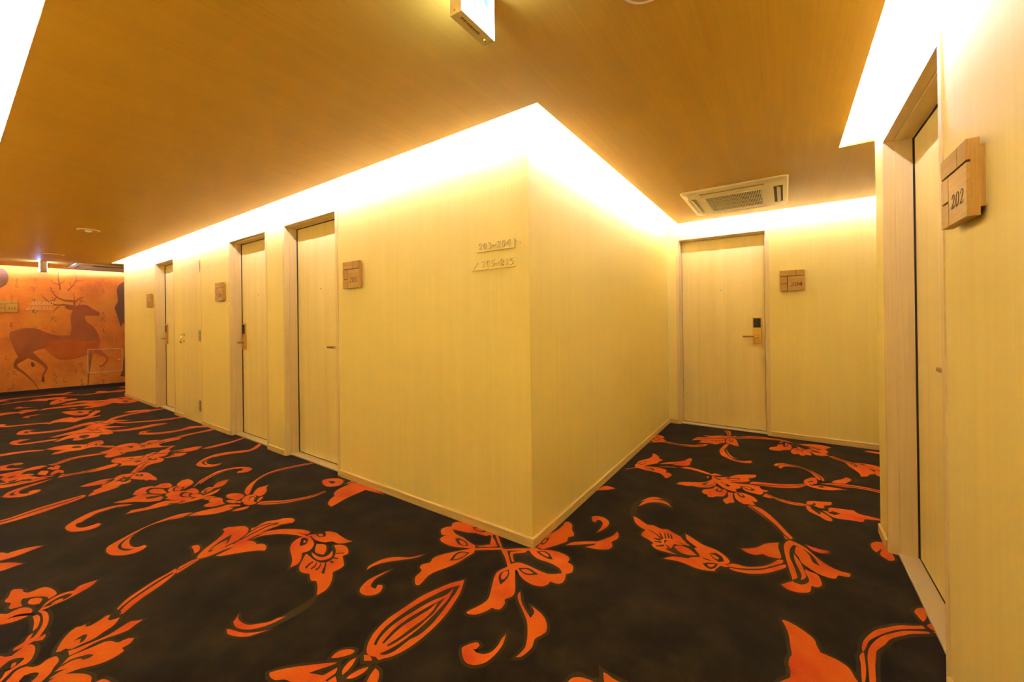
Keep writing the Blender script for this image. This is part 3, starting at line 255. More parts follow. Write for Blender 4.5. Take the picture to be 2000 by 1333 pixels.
('cornerleaf',"O-3729,46,-3752,117,-3834,196,-3943,172 O-3357,-299,-3444,-232,-3406,-146,-3280,-75,-3154,-94,-3071,-186,-3086,-266,-3184,-330 D-3345,-218,-3273,-171,-3192,-192,-3211,-243 O-2659,-619,-2759,-529,-2805,-436,-2868,-414,-2949,-314,-2973,-193,-2970,-49,-2838,13,-2635,3,-2280,-53,-2621,-101,-2620,-210,-2609,-391,-2573,-544,-2555,-634 O-3033,-128,-3067,-23,-2979,-6,-2972,-122 D-3001,-138,-2997,-29,-3017,-19,-3021,-128"),
('rightcurl',"O621,1448,634,1593,692,1711,799,1760,893,1741,963,1634,892,1682,804,1684,702,1617 O603,1593,664,1755,740,1816,823,1796,726,1753,658,1668 H984,1592,919,1818,790,1857,628,1773,545,1534,584,1223,654,1097,680,1148,622,1430,693,1651 O646,1166,682,1166,760,1117,834,1070,895,1093,988,1062,1046,1086,1118,1045,1186,1017,1253,979,1337,902,1265,919,1224,1100,1312,1045,1415,979,1530,953,1611,897,1659,835,1663,781,1620,731,1677,758,1653,705,1604,698,1574,614,1573,582,1512,552,1423,535,1335,553,1249,552,1139,521,1204,604,1296,642,1337,657,1362,697,1452,744,1538,732,1476,725,1407,750,1366,735,1289,732,1237,661,1138,645,1044,645,983,694,990,738,924,776,859,803,834,857,851,942,773,982,704,1048 D1064,854,1130,884,1198,902,1261,877,1329,883,1400,794,1427,763,1368,724,1316,654,1237,661,1200,673,1128,738,1086,788 O1086,788,1098,863,1174,900,1251,871,1210,844,1166,828,1163,736 O1176,783,1222,839,1305,829,1396,755,1337,716,1248,717 D1030,855,964,838,966,823,1035,812 D1042,865,975,929,882,977,883,962,974,914,1038,839 D1052,883,993,981,988,969,1043,859 D1079,902,1040,996,1034,987,1067,885 D1104,927,1067,1014,1061,1004,1092,909 D1133,933,1095,1012,1089,1002,1121,913 D1050,815,985,779,989,763,1056,782 D1084,769,1023,703,1027,688,1094,734 D1123,691,1246,657,1247,679,1123,727 D1191,1021,1224,1100,1264,986,1372,899,1345,856,1262,931 D1489,852,1537,896,1594,862,1624,789,1587,753,1531,785 O1501,848,1538,848,1578,821,1572,785,1534,799 D1461,648,1512,693,1581,716,1570,643,1537,589,1494,604 O1497,654,1563,697,1545,638,1517,623 O1665,761,1713,803,1811,813,1922,898,1995,1001,2041,1095,2080,1113,2075,1054,2024,976,2099,1047,2099,993,2035,898,1954,799,1836,715,1724,682,1679,694 D1672,709,1768,734,1907,821,1998,925,2091,1054,2088,1073,1995,948,1905,846,1767,758,1671,725 O1733,1112,1798,1155,1867,1226,1935,1348,2042,1440,2038,1338,2065,1150,2022,1114,1963,1106,1918,1123,1855,1065,1783,1071 O2084,1394,2104,1499,2135,1554,2191,1529,2268,1465,2339,1342,2407,1251,2490,1200,2570,1201,2565,1147,2525,1121,2483,1113,2460,1048,2417,1029,2341,1039,2273,1098,2221,1150,2254,1054,2331,1023,2352,928,2352,871,2321,817,2279,813,2267,723,2232,679,2166,647,2107,653,2068,692,2116,762,2147,811,2126,979,2099,1183 D2165,1473,2134,1364,2132,1206,2163,1047,2179,932,2183,874,2142,812,2159,790,2211,787,2255,844,2266,910,2243,1005,2250,1083,2298,1041,2221,1162,2204,1242,2172,1328,2184,1447,2229,1439,2283,1353,2306,1229,2358,1187,2320,1330,2267,1414,2209,1451 O2162,1297,2194,1212,2220,1128,2246,956,2235,899,2206,854,2215,935,2199,1028,2170,1162 O2184,1440,2229,1439,2283,1341,2285,1272,2235,1321 O2266,1540,2319,1524,2386,1518,2444,1531,2436,1482,2382,1447,2317,1459 O1725,2169,1755,2207,1845,2191,1947,2062,2043,1878,2120,1703,2160,1616,2130,1570,2099,1549,2067,1668,1976,1850,1852,2017 D1755,2157,1874,2002,1995,1821,2074,1649,2132,1550,2138,1569,2081,1672,2002,1846,1879,2030,1759,2184"),
('rightbloom',"O796,3046,857,3132,967,3125,1079,3091,1193,3019,1252,3085,1340,3048,1294,3013,1216,2977,1144,3002,1033,3047,926,3053 D903,3078,1069,3034,1198,2973,1197,2997,1068,3058,900,3100 O1164,2868,1183,2914,1196,2881,1186,2833 O1217,2964,1302,2949,1415,3036,1396,2915,1426,3002,1492,3155,1605,3256,1744,3337,1742,3233,1655,3109,1685,3075,1663,2996,1591,2924,1480,2865,1416,2875,1490,2845,1588,2783,1595,2691,1555,2640,1570,2557,1520,2536,1425,2580,1354,2657,1314,2731,1305,2612,1250,2503,1178,2457,1126,2435,1047,2432,1005,2393,931,2395,861,2375,884,2466,963,2530,1076,2590,1150,2638,1204,2712,1242,2843 D1246,2940,1302,2949,1352,2874,1331,2847,1278,2879 O1263,2937,1304,2937,1334,2889,1292,2902 D1417,2942,1442,3004,1564,3064,1556,2979,1484,2906 O1425,2934,1475,2998,1555,3031,1541,2969,1474,2926 D1181,2646,1224,2686,1276,2772,1232,2627,1181,2544,1146,2559 O1183,2583,1225,2674,1267,2753,1262,2698,1228,2600 D1198,2533,1268,2603,1301,2714,1296,2729,1264,2620,1195,2551 D1346,2791,1386,2791,1453,2745,1488,2706,1455,2660,1394,2720 O1364,2776,1403,2776,1440,2724,1410,2717 O1479,2838,1581,2866,1685,2896,1766,2911,1818,2908,1813,2856,1851,2809,1901,2818,1906,2764,1854,2730,1860,2677,1831,2613,1746,2614,1673,2635,1632,2691,1611,2773,1532,2809 D1609,2797,1675,2815,1752,2768,1762,2716,1728,2687,1653,2716 O1625,2787,1677,2796,1731,2755,1711,2718,1650,2750 O1193,2312,1204,2390,1258,2448,1297,2497,1315,2594,1349,2579,1384,2542,1430,2536,1465,2489,1461,2395,1441,2305,1360,2252,1337,2204,1280,2189,1263,2255,1225,2253 D1329,2435,1351,2557,1362,2445,1392,2476,1401,2529,1417,2516,1397,2433,1362,2410 O1355,2559,1379,2550,1378,2467,1362,2469 O1478,2474,1540,2480,1539,2379,1571,2229,1572,2179,1536,2155,1501,2092,1456,2176,1461,2231,1494,2317 O1551,2476,1579,2528,1635,2554,1694,2535,1761,2491,1807,2394,1796,2345,1755,2349,1794,2253,1769,2227,1708,2227,1683,2201,1617,2259,1575,2337 D1574,2502,1601,2531,1647,2494,1677,2426,1648,2389,1602,2431 O1588,2511,1634,2485,1652,2431,1615,2451 O1691,2924,1715,3022,1811,3066,1922,3094,2031,3132,2139,3194,2247,3272,2320,3352,2380,3447,2381,3384,2324,3272,2244,3135,2138,3055,2032,2998,1925,2965,1831,2953,1764,2952 D1778,2969,1924,3006,2067,3067,2210,3171,2333,3318,2333,3338,2210,3201,2067,3096,1924,3035,1778,2992 O1860,2577,1884,2692,1926,2675,1996,2622,2076,2600,2168,2587,2232,2599,2308,2608,2333,2604,2332,2584,2230,2522,2141,2509,2037,2543,1969,2594,1923,2564 D1891,2655,1982,2593,2102,2556,2230,2549,2319,2580,2320,2592,2232,2567,2103,2575,1984,2612,1893,2673"),
('farcurl',"O1948,3924,1977,4018,2064,4084,2202,4087,2319,4046,2421,3936,2501,3805,2534,3710,2544,3632,2528,3567,2516,3615,2481,3592,2455,3659,2433,3761,2380,3909,2285,4007,2167,3998,2082,3943,2040,3817,2009,3880,2030,3976,1979,3893 D2006,3907,2082,4010,2218,4030,2341,3996,2431,3852,2500,3707,2507,3600,2518,3624,2507,3733,2436,3882,2345,4029,2220,4064,2082,4044,2003,3946 O2308,3425,2334,3525,2409,3658,2454,3645,2461,3524,2451,3436,2404,3379,2416,3321,2492,3383,2578,3387,2684,3393,2774,3394,2702,3354,2605,3274,2497,3234,2412,3241,2355,3268,2320,3324 D2350,3424,2378,3484,2410,3518,2411,3464,2391,3438,2407,3381,2417,3348,2442,3403,2400,3298,2372,3332 O2368,3409,2392,3452,2410,3383,2394,3333 D2445,3327,2512,3365,2532,3332,2486,3289 O2481,3455,2619,3544,2738,3595,2881,3622,3018,3621,3131,3595,3117,3502,3005,3526,2870,3526,2741,3480,2641,3467,2555,3463 D2583,3459,2730,3511,2873,3553,3009,3561,3117,3531,3123,3558,3014,3589,2877,3581,2733,3539,2585,3479 O2622,3587,2658,3678,2758,3812,2804,3914,2839,3893,2853,3818,2793,3684,2770,3637,2680,3589 O2310,2629,2319,2700,2369,2753,2471,2798,2563,2847,2560,2771,2531,2720,2483,2679,2478,2604,2432,2580,2382,2613 D2386,2700,2405,2680,2389,2628,2349,2602 O2301,2560,2341,2565,2365,2519,2450,2457,2507,2380,2531,2304,2516,2258,2469,2263,2412,2336,2334,2400,2305,2480 D2339,2523,2378,2528,2437,2448,2421,2380,2381,2450 O2521,2621,2552,2662,2655,2689,2756,2715,2796,2644,2888,2629,2999,2611,2965,2571,2840,2524,2805,2430,2723,2412,2627,2385,2543,2385,2454,2518,2517,2519 D2502,2491,2557,2566,2628,2535,2561,2452 O1867,4784,1888,4906,1971,5002,1989,5148,2059,5193,2070,5043,2109,5270,2099,5357,2179,5223,2187,5030,2157,4884,2099,4868,2013,4759,1917,4723 D2070,5043,2120,5300,2145,5339,2139,5175,2099,5040 O2089,5077,2099,5334,2130,5283,2119,5163 O1998,5269,2038,5389,2069,5371,2029,5252 O2175,4772,2186,4944,2235,5061,2293,5098,2330,5036,2422,5011,2451,4829,2439,4743,2377,4762,2347,4677,2310,4661,2276,4737,2211,4675 D2254,5051,2271,4957,2335,4894,2347,4984,2320,5008 O2278,5045,2329,4993,2327,4930,2290,4948 O2180,5292,2238,5238,2293,5098,2368,5060,2475,5149,2411,5216,2504,5189,2567,5145,2649,5281,2691,5101,2648,4993,2687,4921,2593,4822,2505,4824,2422,5011 D2240,5353,2300,5368,2365,5252,2323,5138,2257,5206 D2445,5109,2571,5044,2607,5047,2548,4970,2477,5005 O2089,5470,2181,5409,2300,5368,2440,5457,2587,5504,2690,5480,2759,5415,2671,5337,2714,5301,2599,5228,2487,5221,2376,5303,2240,5376,2140,5383 D2159,5356,2336,5283,2525,5250,2529,5286,2338,5319,2161,5389 O659,4591,709,4849,861,4935,1075,5080,1287,5239,1498,5439,1629,5490,1770,5518,1932,5518,2099,5501,2181,5423,2058,5412,1870,5405,1615,5329,1509,5277,1299,5119,1095,4916,889,4751,738,4676 D770,4766,1088,4978,1505,5337,1773,5423,2017,5419,2017,5449,1773,5463,1502,5382,1082,5020,764,4802 O2678,4858,2737,4895,2846,4779,2923,4721,2969,4699,3036,4724,3165,4738,3284,4681,3255,4488,3191,4478,3107,4536,3159,4411,3161,4290,3096,4219,3053,4109,2977,4054,2986,4163,2946,4336,2897,4466,2877,4588,2852,4658,2759,4742 D2731,4820,2839,4707,2915,4650,2920,4680,2844,4737,2735,4851 D2916,4647,2967,4680,3001,4549,2978,4485,2930,4554 O2929,4621,2961,4625,2984,4538,2953,4541 D3028,4650,3080,4691,3126,4679,3073,4628 O3188,4460,3248,4437,3209,4175,3172,4238,3169,4326 O3194,5481,3270,5542,3410,5538,3394,5429,3306,5433,3223,5439"),
('fartulip',"O96,2562,190,2682,158,2784,166,2851,158,2974,203,3086,266,3211,276,3356,243,3460,286,3470,365,3377,408,3267,453,3262,463,3202,437,3153,434,3054,388,2978,322,2873,286,2804,419,2859,527,2868,619,2824,634,2721,683,2738,729,2685,723,2600,698,2526,672,2528,630,2594,565,2648,473,2659,364,2661,265,2685,196,2662,108,2525 D190,2867,199,2968,265,3043,267,2900,226,2843 O202,2859,209,2968,264,3010,255,2908 D293,2778,356,2788,440,2783,479,2720,437,2693,361,2703 O308,2758,371,2768,457,2720,396,2710 O468,3029,532,3149,685,3296,772,3417,796,3532,831,3571,859,3489,856,3357,870,3256,821,3163,738,3131,638,3091,698,3192,581,3101 O492,2936,621,3004,740,3035,679,2989,546,2940 O771,3055,897,3135,1031,3104,1165,3048,1213,2997,1157,2988,1053,3019,911,3056 O27,4036,78,4134,19,4185,56,4344,21,4391,37,4641,143,4587,193,4476,158,4432,250,4331,240,4280,330,4271,486,4241,645,4280,778,4343,861,4457,956,4497,899,4338,796,4232,666,4170,502,4168,351,4177,240,4192,164,4144 D252,4227,433,4189,602,4182,790,4269,891,4398,885,4427,784,4305,596,4219,427,4223,247,4257 D91,4213,149,4295,164,4419,153,4444,139,4323,82,4242 D46,4461,126,4372,123,4402,43,4492 O785,5039,922,5101,1068,5216,1171,5233,1222,5148,1173,5026,1039,4941,882,5004 D1068,5121,1126,5167,1190,5151,1144,5099 O791,4541,833,4766,956,4934,1135,5001,1166,4909,1184,4746,1130,4691,1066,4567,945,4574,867,4546 D941,4744,1056,4800,1151,4862,1147,4891,1052,4833,937,4769 D1027,4840,1056,4684,1061,4693,1033,4850 D1083,4843,1107,4735,1112,4749,1088,4856 O1189,4879,1197,4995,1245,5117,1330,5080,1375,4910,1415,4665,1349,4663,1264,4734,1212,4764 D1228,4992,1247,5050,1253,4942,1285,4918,1281,5071,1298,4992,1294,4880,1252,4898 O1080,5625,1126,5654,1180,5661,1214,5454,1234,5132,1217,5099,1205,5208,1186,5195,1152,5415 D1116,5605,1172,5417,1199,5200,1212,5215,1181,5445,1121,5640 O1252,5261,1308,5329,1330,5310,1284,5141,1241,5160 O1168,4216,1169,4370,1211,4679,1262,4711,1246,4538,1235,4373,1257,4348,1321,4093,1415,3945,1540,3892,1638,3954,1666,3907,1645,3837,1549,3785,1411,3809,1276,3924,1210,4022 D1222,4364,1240,4415,1301,4189,1364,4015,1452,3918,1598,3913,1525,3866,1403,3887,1295,4077,1242,4225 O1246,4399,1301,4189,1373,4021,1451,3934,1359,3977,1281,4213"),
('bottomright',"O2393,-4,2429,-25,2450,-66,2462,-127,2465,-176,2086,-470,2070,-397 O2075,212,2092,228,2147,215,2207,182,2264,130,2276,72,2294,14,2341,8,2400,-6,2439,-60,2469,-127,2486,-187,2119,-434,2121,-361,2123,-272,2113,-210,2121,-151,2132,-113,2125,-29,2115,85,2092,171 O2916,882,2941,938,2980,976,2992,952,2988,903,2970,830,2944,775,2934,798,2922,843 O2957,744,2979,777,3001,788,3019,782,3021,734,3002,707,2976,704,2961,722 O2971,680,3000,695,3012,666,2994,667 O2530,177,2532,222,2546,289,2578,369,2623,454,2665,510,2704,547,2749,596,2808,644,2874,682,2928,721,2935,708,2936,691,2889,656,2829,616,2775,573,2727,524,2678,463,2637,409,2604,360,2577,309,2560,253,2544,205 O2514,142,2531,175,2537,176,2535,133,2532,73,2527,7,2517,-58,2503,-125,2490,-134,2497,-40,2505,48,2506,101 O2561,198,2572,242,2600,312,2641,392,2683,453,2739,514,2795,572,2855,612,2906,643,2949,665,2956,652,2900,611,2840,570,2792,519,2745,471,2700,411,2675,355,2640,294,2609,236,2596,168,2581,83,2572,10,2557,-104,2527,-125,2537,-13,2544,74,2551,143 H2993,830,2883,872,2929,967,2995,1003,2997,683,2946,622,2780,484,2697,377,2647,255,2617,182,2574,-93,2469,-163,2497,131,2523,273,2586,429,2653,523,2773,639,2927,749 O965,-1139,977,-1100,1021,-1067,1090,-1052,1162,-1069,948,-1213 O1125,-955,1148,-951,1194,-962,1249,-961,1301,-976,1175,-1060 H937,-1160,958,-1062,1011,-1027,1069,-1041,1117,-998,1076,-917,1157,-929,1269,-927,1351,-942,948,-1213 O2939,1883,2884,1871,2845,1723,2892,1639,2943,1695"),
('smallright',"O2803,1915,2857,1997,2913,2012,2940,1916,2914,1813,2880,1862,2852,1815,2823,1753,2799,1809 H2775,1867,2829,2025,2922,2071,2952,1924,2931,1796,2816,1706 O13,1570,53,1774,143,1804,207,1785,144,1697,39,1607"),
]
MURAL="a102,1055,166,1087,281,1120,399,1104,504,1031,643,979,778,986,790,1118,780,1287,814,1444,863,1515,971,1526,1054,1454,1143,1380,1130,1325,1037,1330,953,1323,969,1237,1069,1112,1128,961,1139,811,1066,703,964,624,832,560,656,550,563,628,472,763,367,723,300,659,234,606,177,656,122,840,97,954 b427,801,580,887,770,902,966,869,1101,863,1138,786,1066,691,964,612,832,556,656,550,563,628,472,763 f5,2120,46,2107,85,2032,90,1942,66,1851,3,1792 f1479,1991,1409,1923,1369,1819,1385,1615,1339,1487,1365,1360,1421,1104,1449,1206,1473,1154 f1468,563,1443,437,1423,259,1401,179,1465,165 a839,1505,774,1528,710,1491,741,1443,814,1427 c712,1790,752,1775,772,1725,772,1660,743,1611,703,1594,663,1616,645,1668,648,1728,677,1774 d321,531,351,528,362,470,335,449,324,484 a253,728,171,608,138,467,239,340,342,186,402,37,412,45,355,202,256,369,172,487,212,543,304,615 a261,639,380,541,478,416,445,315,436,195,476,191,469,304,507,430,412,601,311,750 a981,663,988,428,982,305,981,157,971,24,988,19,1001,153,1009,299,1021,421,1055,651 b1047,641,1173,570,1220,529,1184,433,1129,400,1135,376,1202,407,1255,530,1199,622,1102,765 a842,1508,825,1604,713,1617,621,1672,573,1765,551,1832,545,1828,562,1755,612,1653,708,1589,814,1574,819,1501 a612,1668,583,1601,542,1598,542,1591,587,1589,622,1657 a839,1579,832,1651,818,1735,813,1733,821,1648,823,1576 a846,1562,892,1630,953,1669,951,1678,885,1649,833,1583 a820,1521,695,1536,602,1531,504,1612,440,1715,436,1710,497,1598,598,1509,694,1507,818,1488 a643,1498,596,1447,574,1380,578,1376,603,1437,650,1482 a894,1503,907,1598,971,1573,972,1578,903,1609,881,1508 a674,1796,654,1932,644,2048,654,2120,648,2122,632,2048,637,1927,655,1789 a651,1893,590,1909,551,1969,547,1964,585,1897,648,1872 a655,1879,696,1916,725,1970,721,1975,691,1925,650,1896 a757,1772,814,1860,852,1950,863,2063,855,2064,838,1957,803,1873,746,1788 a843,1937,892,1956,949,1973,949,1981,890,1971,841,1956 a797,1849,780,1915,766,1950,763,1948,774,1911,788,1844 d448,276,436,184,470,180,460,274 e146,1937,163,1910,180,1965,179,1936,175,1896,164,1869,165,1867,180,1893,187,1936,177,1972,160,1918,149,1941 e190,1960,197,1946,199,1948,195,1965 e165,1875,185,1870,161,1831,173,1810,203,1808,204,1813,175,1820,166,1828,191,1870,166,1879 e106,1671,125,1673,133,1665,105,1640,128,1639,132,1628,114,1601,115,1598,138,1624,130,1649,109,1637,137,1660,126,1681,106,1675 e354,1957,369,1935,389,1979,386,1958,379,1929,367,1907,368,1905,385,1924,394,1957,387,1986,366,1946,357,1961 e398,1975,404,1965,407,1967,403,1980 e323,1814,352,1817,367,1807,330,1772,364,1773,375,1757,351,1722,352,1720,380,1755,366,1786,334,1771,373,1801,353,1828,323,1819 e338,1599,352,1576,366,1620,363,1598,359,1568,351,1547,352,1545,365,1564,371,1598,363,1626,348,1587,341,1603 e372,1615,377,1605,380,1607,377,1620 e354,1431,359,1391,371,1380,373,1384,365,1396,358,1432 e381,1430,396,1394,402,1401,385,1434 e369,1368,391,1362,392,1372,369,1374 e113,1225,108,1180,98,1146,99,1144,114,1177,117,1224 e99,1194,124,1198,141,1214,140,1217,122,1208,99,1197 e116,1181,128,1145,139,1142,139,1146,133,1152,119,1184 e95,1147,117,1154,137,1163,136,1167,116,1162,94,1152 e114,1180,107,1141,117,1102,138,1120,137,1122,120,1111,116,1141,119,1179 e54,954,72,955,82,946,59,921,81,920,88,906,74,880,75,878,94,904,83,929,62,920,87,942,73,964,54,959 e40,655,68,646,45,614,63,592,103,585,103,590,64,602,50,612,74,649,41,661 e138,419,135,367,123,329,125,327,142,364,142,419 e120,385,153,389,177,404,176,407,152,398,120,389 e145,367,167,325,181,321,181,324,171,332,149,372 e51,379,77,378,89,367,50,341,81,336,88,322,60,293,61,290,93,316,83,348,54,337,93,360,78,386,51,383 e103,150,136,157,165,165,165,169,135,165,102,156 e137,190,122,142,127,91,158,110,157,113,130,100,128,139,141,186 e68,94,93,98,114,106,114,111,91,109,67,100 e93,127,81,89,85,48,109,63,108,66,88,55,88,86,97,124 e537,1819,567,1813,542,1775,561,1754,605,1752,605,1757,563,1764,547,1773,574,1816,537,1824 e544,1638,577,1641,593,1629,545,1594,584,1596,594,1577,560,1540,561,1538,599,1573,586,1605,548,1591,597,1623,579,1651,543,1642 e563,1317,561,1266,546,1228,549,1225,568,1263,569,1317 e542,1282,582,1289,611,1306,610,1309,581,1297,542,1286 e573,1267,600,1226,616,1224,617,1228,604,1236,577,1272 e548,1120,582,1111,549,1068,569,1041,618,1036,618,1041,571,1053,554,1065,588,1112,548,1126 e553,315,583,313,599,302,561,274,596,270,608,254,583,224,585,221,615,249,598,281,565,272,605,294,584,324,553,319 e547,229,580,228,599,211,558,180,597,176,611,155,586,119,587,117,618,151,598,188,563,178,605,206,581,238,547,233 e886,1856,918,1851,892,1815,913,1795,960,1794,960,1799,915,1806,898,1813,925,1854,886,1862 e881,1635,904,1638,917,1630,886,1602,915,1603,923,1590,904,1561,906,1559,930,1587,916,1613,891,1600,923,1625,906,1648,880,1641 e1184,2043,1173,1988,1154,1946,1156,1943,1181,1983,1190,2041 e1159,2002,1199,2013,1228,2032,1227,2036,1197,2021,1158,2007 e1186,1989,1205,1948,1220,1946,1221,1950,1210,1956,1190,1994 e1167,1821,1189,1823,1199,1815,1168,1785,1195,1784,1201,1772,1181,1740,1182,1738,1208,1767,1198,1797,1173,1782,1205,1809,1191,1834,1167,1825 e1160,1385,1189,1387,1201,1378,1161,1347,1195,1345,1202,1332,1175,1299,1176,1297,1209,1327,1197,1358,1165,1344,1207,1371,1190,1398,1160,1390 e1172,1310,1167,1262,1151,1225,1154,1223,1175,1258,1178,1309 e1150,1275,1190,1281,1219,1298,1218,1302,1189,1293,1149,1281 e1180,1261,1205,1223,1221,1221,1222,1225,1209,1233,1184,1268 e1157,1152,1158,1108,1170,1095,1172,1099,1165,1111,1161,1152 e1185,1150,1197,1110,1206,1116,1190,1153 e1166,1082,1190,1074,1192,1085,1167,1087 e1186,1085,1185,1035,1176,998,1179,997,1194,1033,1192,1085 e1172,1050,1202,1057,1224,1073,1222,1077,1201,1066,1171,1056 e1195,1036,1216,995,1230,993,1231,998,1222,1006,1199,1041 e1143,406,1149,358,1164,343,1166,346,1155,362,1148,407 e1180,401,1198,357,1204,362,1184,405 e1160,329,1190,319,1191,329,1161,334 e1136,312,1181,297,1144,252,1172,222,1236,210,1236,216,1174,232,1149,249,1189,299,1136,316 e901,323,926,323,941,311,909,285,938,281,949,266,929,237,931,235,956,263,941,294,913,283,946,307,928,334,901,329 e814,334,841,341,865,350,864,353,840,350,813,341 e841,371,829,328,835,283,861,301,860,304,838,292,836,326,845,368 e870,159,891,125,914,181,914,150,906,110,892,84,893,82,913,105,921,149,911,188,887,138,873,162 e928,173,936,157,938,159,933,177 e890,71,922,75,951,83,950,87,921,85,889,77 e922,105,908,64,914,19,945,36,944,39,917,29,916,61,927,101 e1154,112,1184,116,1211,124,1210,128,1183,126,1153,118 e1183,145,1170,105,1179,63,1208,79,1207,82,1182,72,1180,103,1188,142 e1060,99,1064,41,1082,22,1084,25,1072,44,1064,100 e1101,93,1122,39,1128,44,1106,96 e1076,4,1111,-9,1112,3,1077,11 e23,1589,46,1592,57,1585,25,1559,53,1558,60,1548,38,1521,39,1519,66,1543,54,1569,29,1556,62,1578,47,1599,23,1594 e349,1451,346,1406,337,1373,340,1371,353,1404,354,1451 e336,1419,362,1425,380,1441,379,1444,360,1435,335,1424 e354,1406,371,1372,382,1370,383,1373,376,1380,359,1412 e814,2099,841,2111,864,2124,864,2128,839,2119,813,2106 e835,2140,831,2094,846,2052,870,2074,869,2077,848,2060,840,2097,840,2140 e347,1154,349,1115,361,1104,363,1107,356,1119,351,1155 e373,1152,385,1116,392,1123,377,1156 e358,1091,380,1085,380,1095,358,1098 e866,462,885,432,908,484,906,456,900,417,886,392,887,389,906,412,915,454,905,492,882,442,869,465 e919,477,927,462,930,465,926,482 e674,235,710,222,674,183,695,155,747,144,747,150,697,166,679,179,717,222,675,239"
# ---------------------------------------------------------------- dimensions (metres)
HC = 2.138      # underside of the veneered ceiling panel
HT = 2.40       # white soffit above the light coves
HO = 1.987      # door openings
D = 2.855       # end wall with door 204
W = 1.463       # right wall with door 202
WE = 1.128      # where that wall ends
XL = -7.759     # far end of the block
T = 0.16
G = 0.145
DOORS_LEFT = [(-6.107, -5.371), (-3.628, -2.848), (-2.492, -1.719)]
STORE = (-5.045, -4.430)
D204 = (0.119, 0.908); D202 = (0.074, 0.906)
# mural wall: runs at 78.8 degrees, origin at MA, length axis u, facing the corridor
MA = Vector((-9.62, -1.14)); MU = Vector((0.19478, 0.98085)); MN = Vector((0.98085, -0.19478))

# ---------------------------------------------------------------- floor and carpet pattern
floor = struct(obj('floor', boxes((-10.2, 3.4, -2.2, 3.1, -0.12, 0.0)), M_carpet))
floor.color = (1, 1, 1, 1)
for gi, (g, data) in enumerate(CARPET):
    bm = bmesh.new(); zi = 0
    shapes = []
    for s in data.split():
        v = [int(a) / 2000 for a in s[1:].split(',')]
        pts = [Vector((v[i], v[i + 1])) for i in range(0, len(v), 2)]
        shapes.append((s[0], smooth_outline(pts)))
    base = 0.0006 + gi * 0.00002
    for k, pts in shapes:
        if k == 'H': fill(bm, pts, base + 0.00001 * zi, 1); zi += 1
    for k, pts in shapes:
        if k == 'O': rim(bm, pts, 0.012 if g in ('centre', 'bud', 'lily', 'leftflower', 'bottomright', 'rightcurl', 'leftleaf') else 0.0085, base + 0.0000004 * zi + 0.0001, 1); zi += 1
    zo = 0.0016 + gi * 0.00002
    for j, (k, pts) in enumerate(shapes):
        if k == 'O': fill(bm, pts, zo + 0.000012 * j, 0)
        elif k == 'D': fill(bm, pts, zo + 0.000012 * j, 1)
        elif k == 'K': fill(bm, pts, zo + 0.000012 * j, 2)
    me = bpy.data.meshes.new('floral_motif'); bm.to_mesh(me); bm.free()
    me.materials.append(M_orange); me.materials.append(M_halo); me.materials.append(M_carpet)
    o = bpy.data.objects.new('floral_motif', me); C.objects.link(o); o.parent = floor

# ---------------------------------------------------------------- ceiling panel, coves and light strips
bm = bmesh.new()
for q in ([(-9.30, -1.508), (1.332, -1.508), (1.332, -0.145), (-9.208, -0.145)], [(-9.208, -0.145), (XL, -0.145), (XL, 2.05), (-9.06, 2.05)],
          [(0.145, -0.145), (1.332, -0.145), (1.332, 1.315), (0.145, 1.315)], [(0.145, 1.315), (3.2, 1.315), (3.2, 2.71), (0.145, 2.71)]):
    prism(bm, q, HC, HC + 0.012)
ceiling = struct(obj('ceiling', bm, M_ceil))
obj('cove_soffit', boxes((-10.2, 3.4, -2.2, 3.1, HT, HT + 0.06)), M_white, ceiling)
TH = 0.012
def strip(a, b):
    """round light strip lying on the panel edge"""
    A = Vector((a[0], a[1], HC + TH + 0.007)); B = Vector((b[0], b[1], HC + TH + 0.007)); n = max(2, int((B - A).length / 0.25))
    bm = bmesh.new(); tube(bm, [A.lerp(B, i / n) for i in range(n + 1)], 0.0055, 6)
    obj('led_strip', bm, M_led, ceiling)
strip((XL + 0.02, -0.1495), (0.14, -0.1495))            # along the block, corridor side
strip((0.1495, -0.13), (0.1495, 2.70))                  # along the block, short side
strip((0.16, 2.7055), (3.18, 2.7055))                   # along the 204 wall
strip((1.3275, -1.50), (1.3275, 1.315))                  # along the 202 wall
strip((1.345, 1.3195), (3.18, 1.3195))                  # round the end of the 202 wall
strip((-9.0, 2.049), (XL - 0.02, 2.049))              # far end of the corridor, unseen strip added to brighten that hall
strip((-9.28, -1.5035), (1.32, -1.5035))                # near side of the corridor
strip((-9.278, -1.49), (-9.040, 2.04))                # mural wall
def board(a, b):
    """white board that closes a cove above the panel"""
    A = Vector(a); B = Vector(b); d_ = (B - A).normalized(); n_ = Vector((-d_.y, d_.x)) * 0.006
    bm = bmesh.new(); prism(bm, [tuple(A + n_), tuple(A - n_), tuple(B - n_), tuple(B + n_)], HC + TH, HT)
    obj('cove_board', bm, M_white, ceiling)
for a, b in (((XL, -0.45), (0.45, -0.45)), ((0.45, -0.45), (0.45, 2.40)), ((0.45, 2.40), (3.2, 2.40)), ((1.03, -1.2), (1.03, 1.62)), ((1.03, 1.62), (3.2, 1.62)),
             ((-9.0, -1.2), (1.03, -1.2)), ((-9.0, -1.2), (-8.78, 1.75)), ((-8.78, 1.75), (XL, 1.75)), ((XL - 0.008, -0.45), (XL - 0.008, 0.0))): board(a, b)  # back boards added unseen to concentrate strip light; last one closes the end

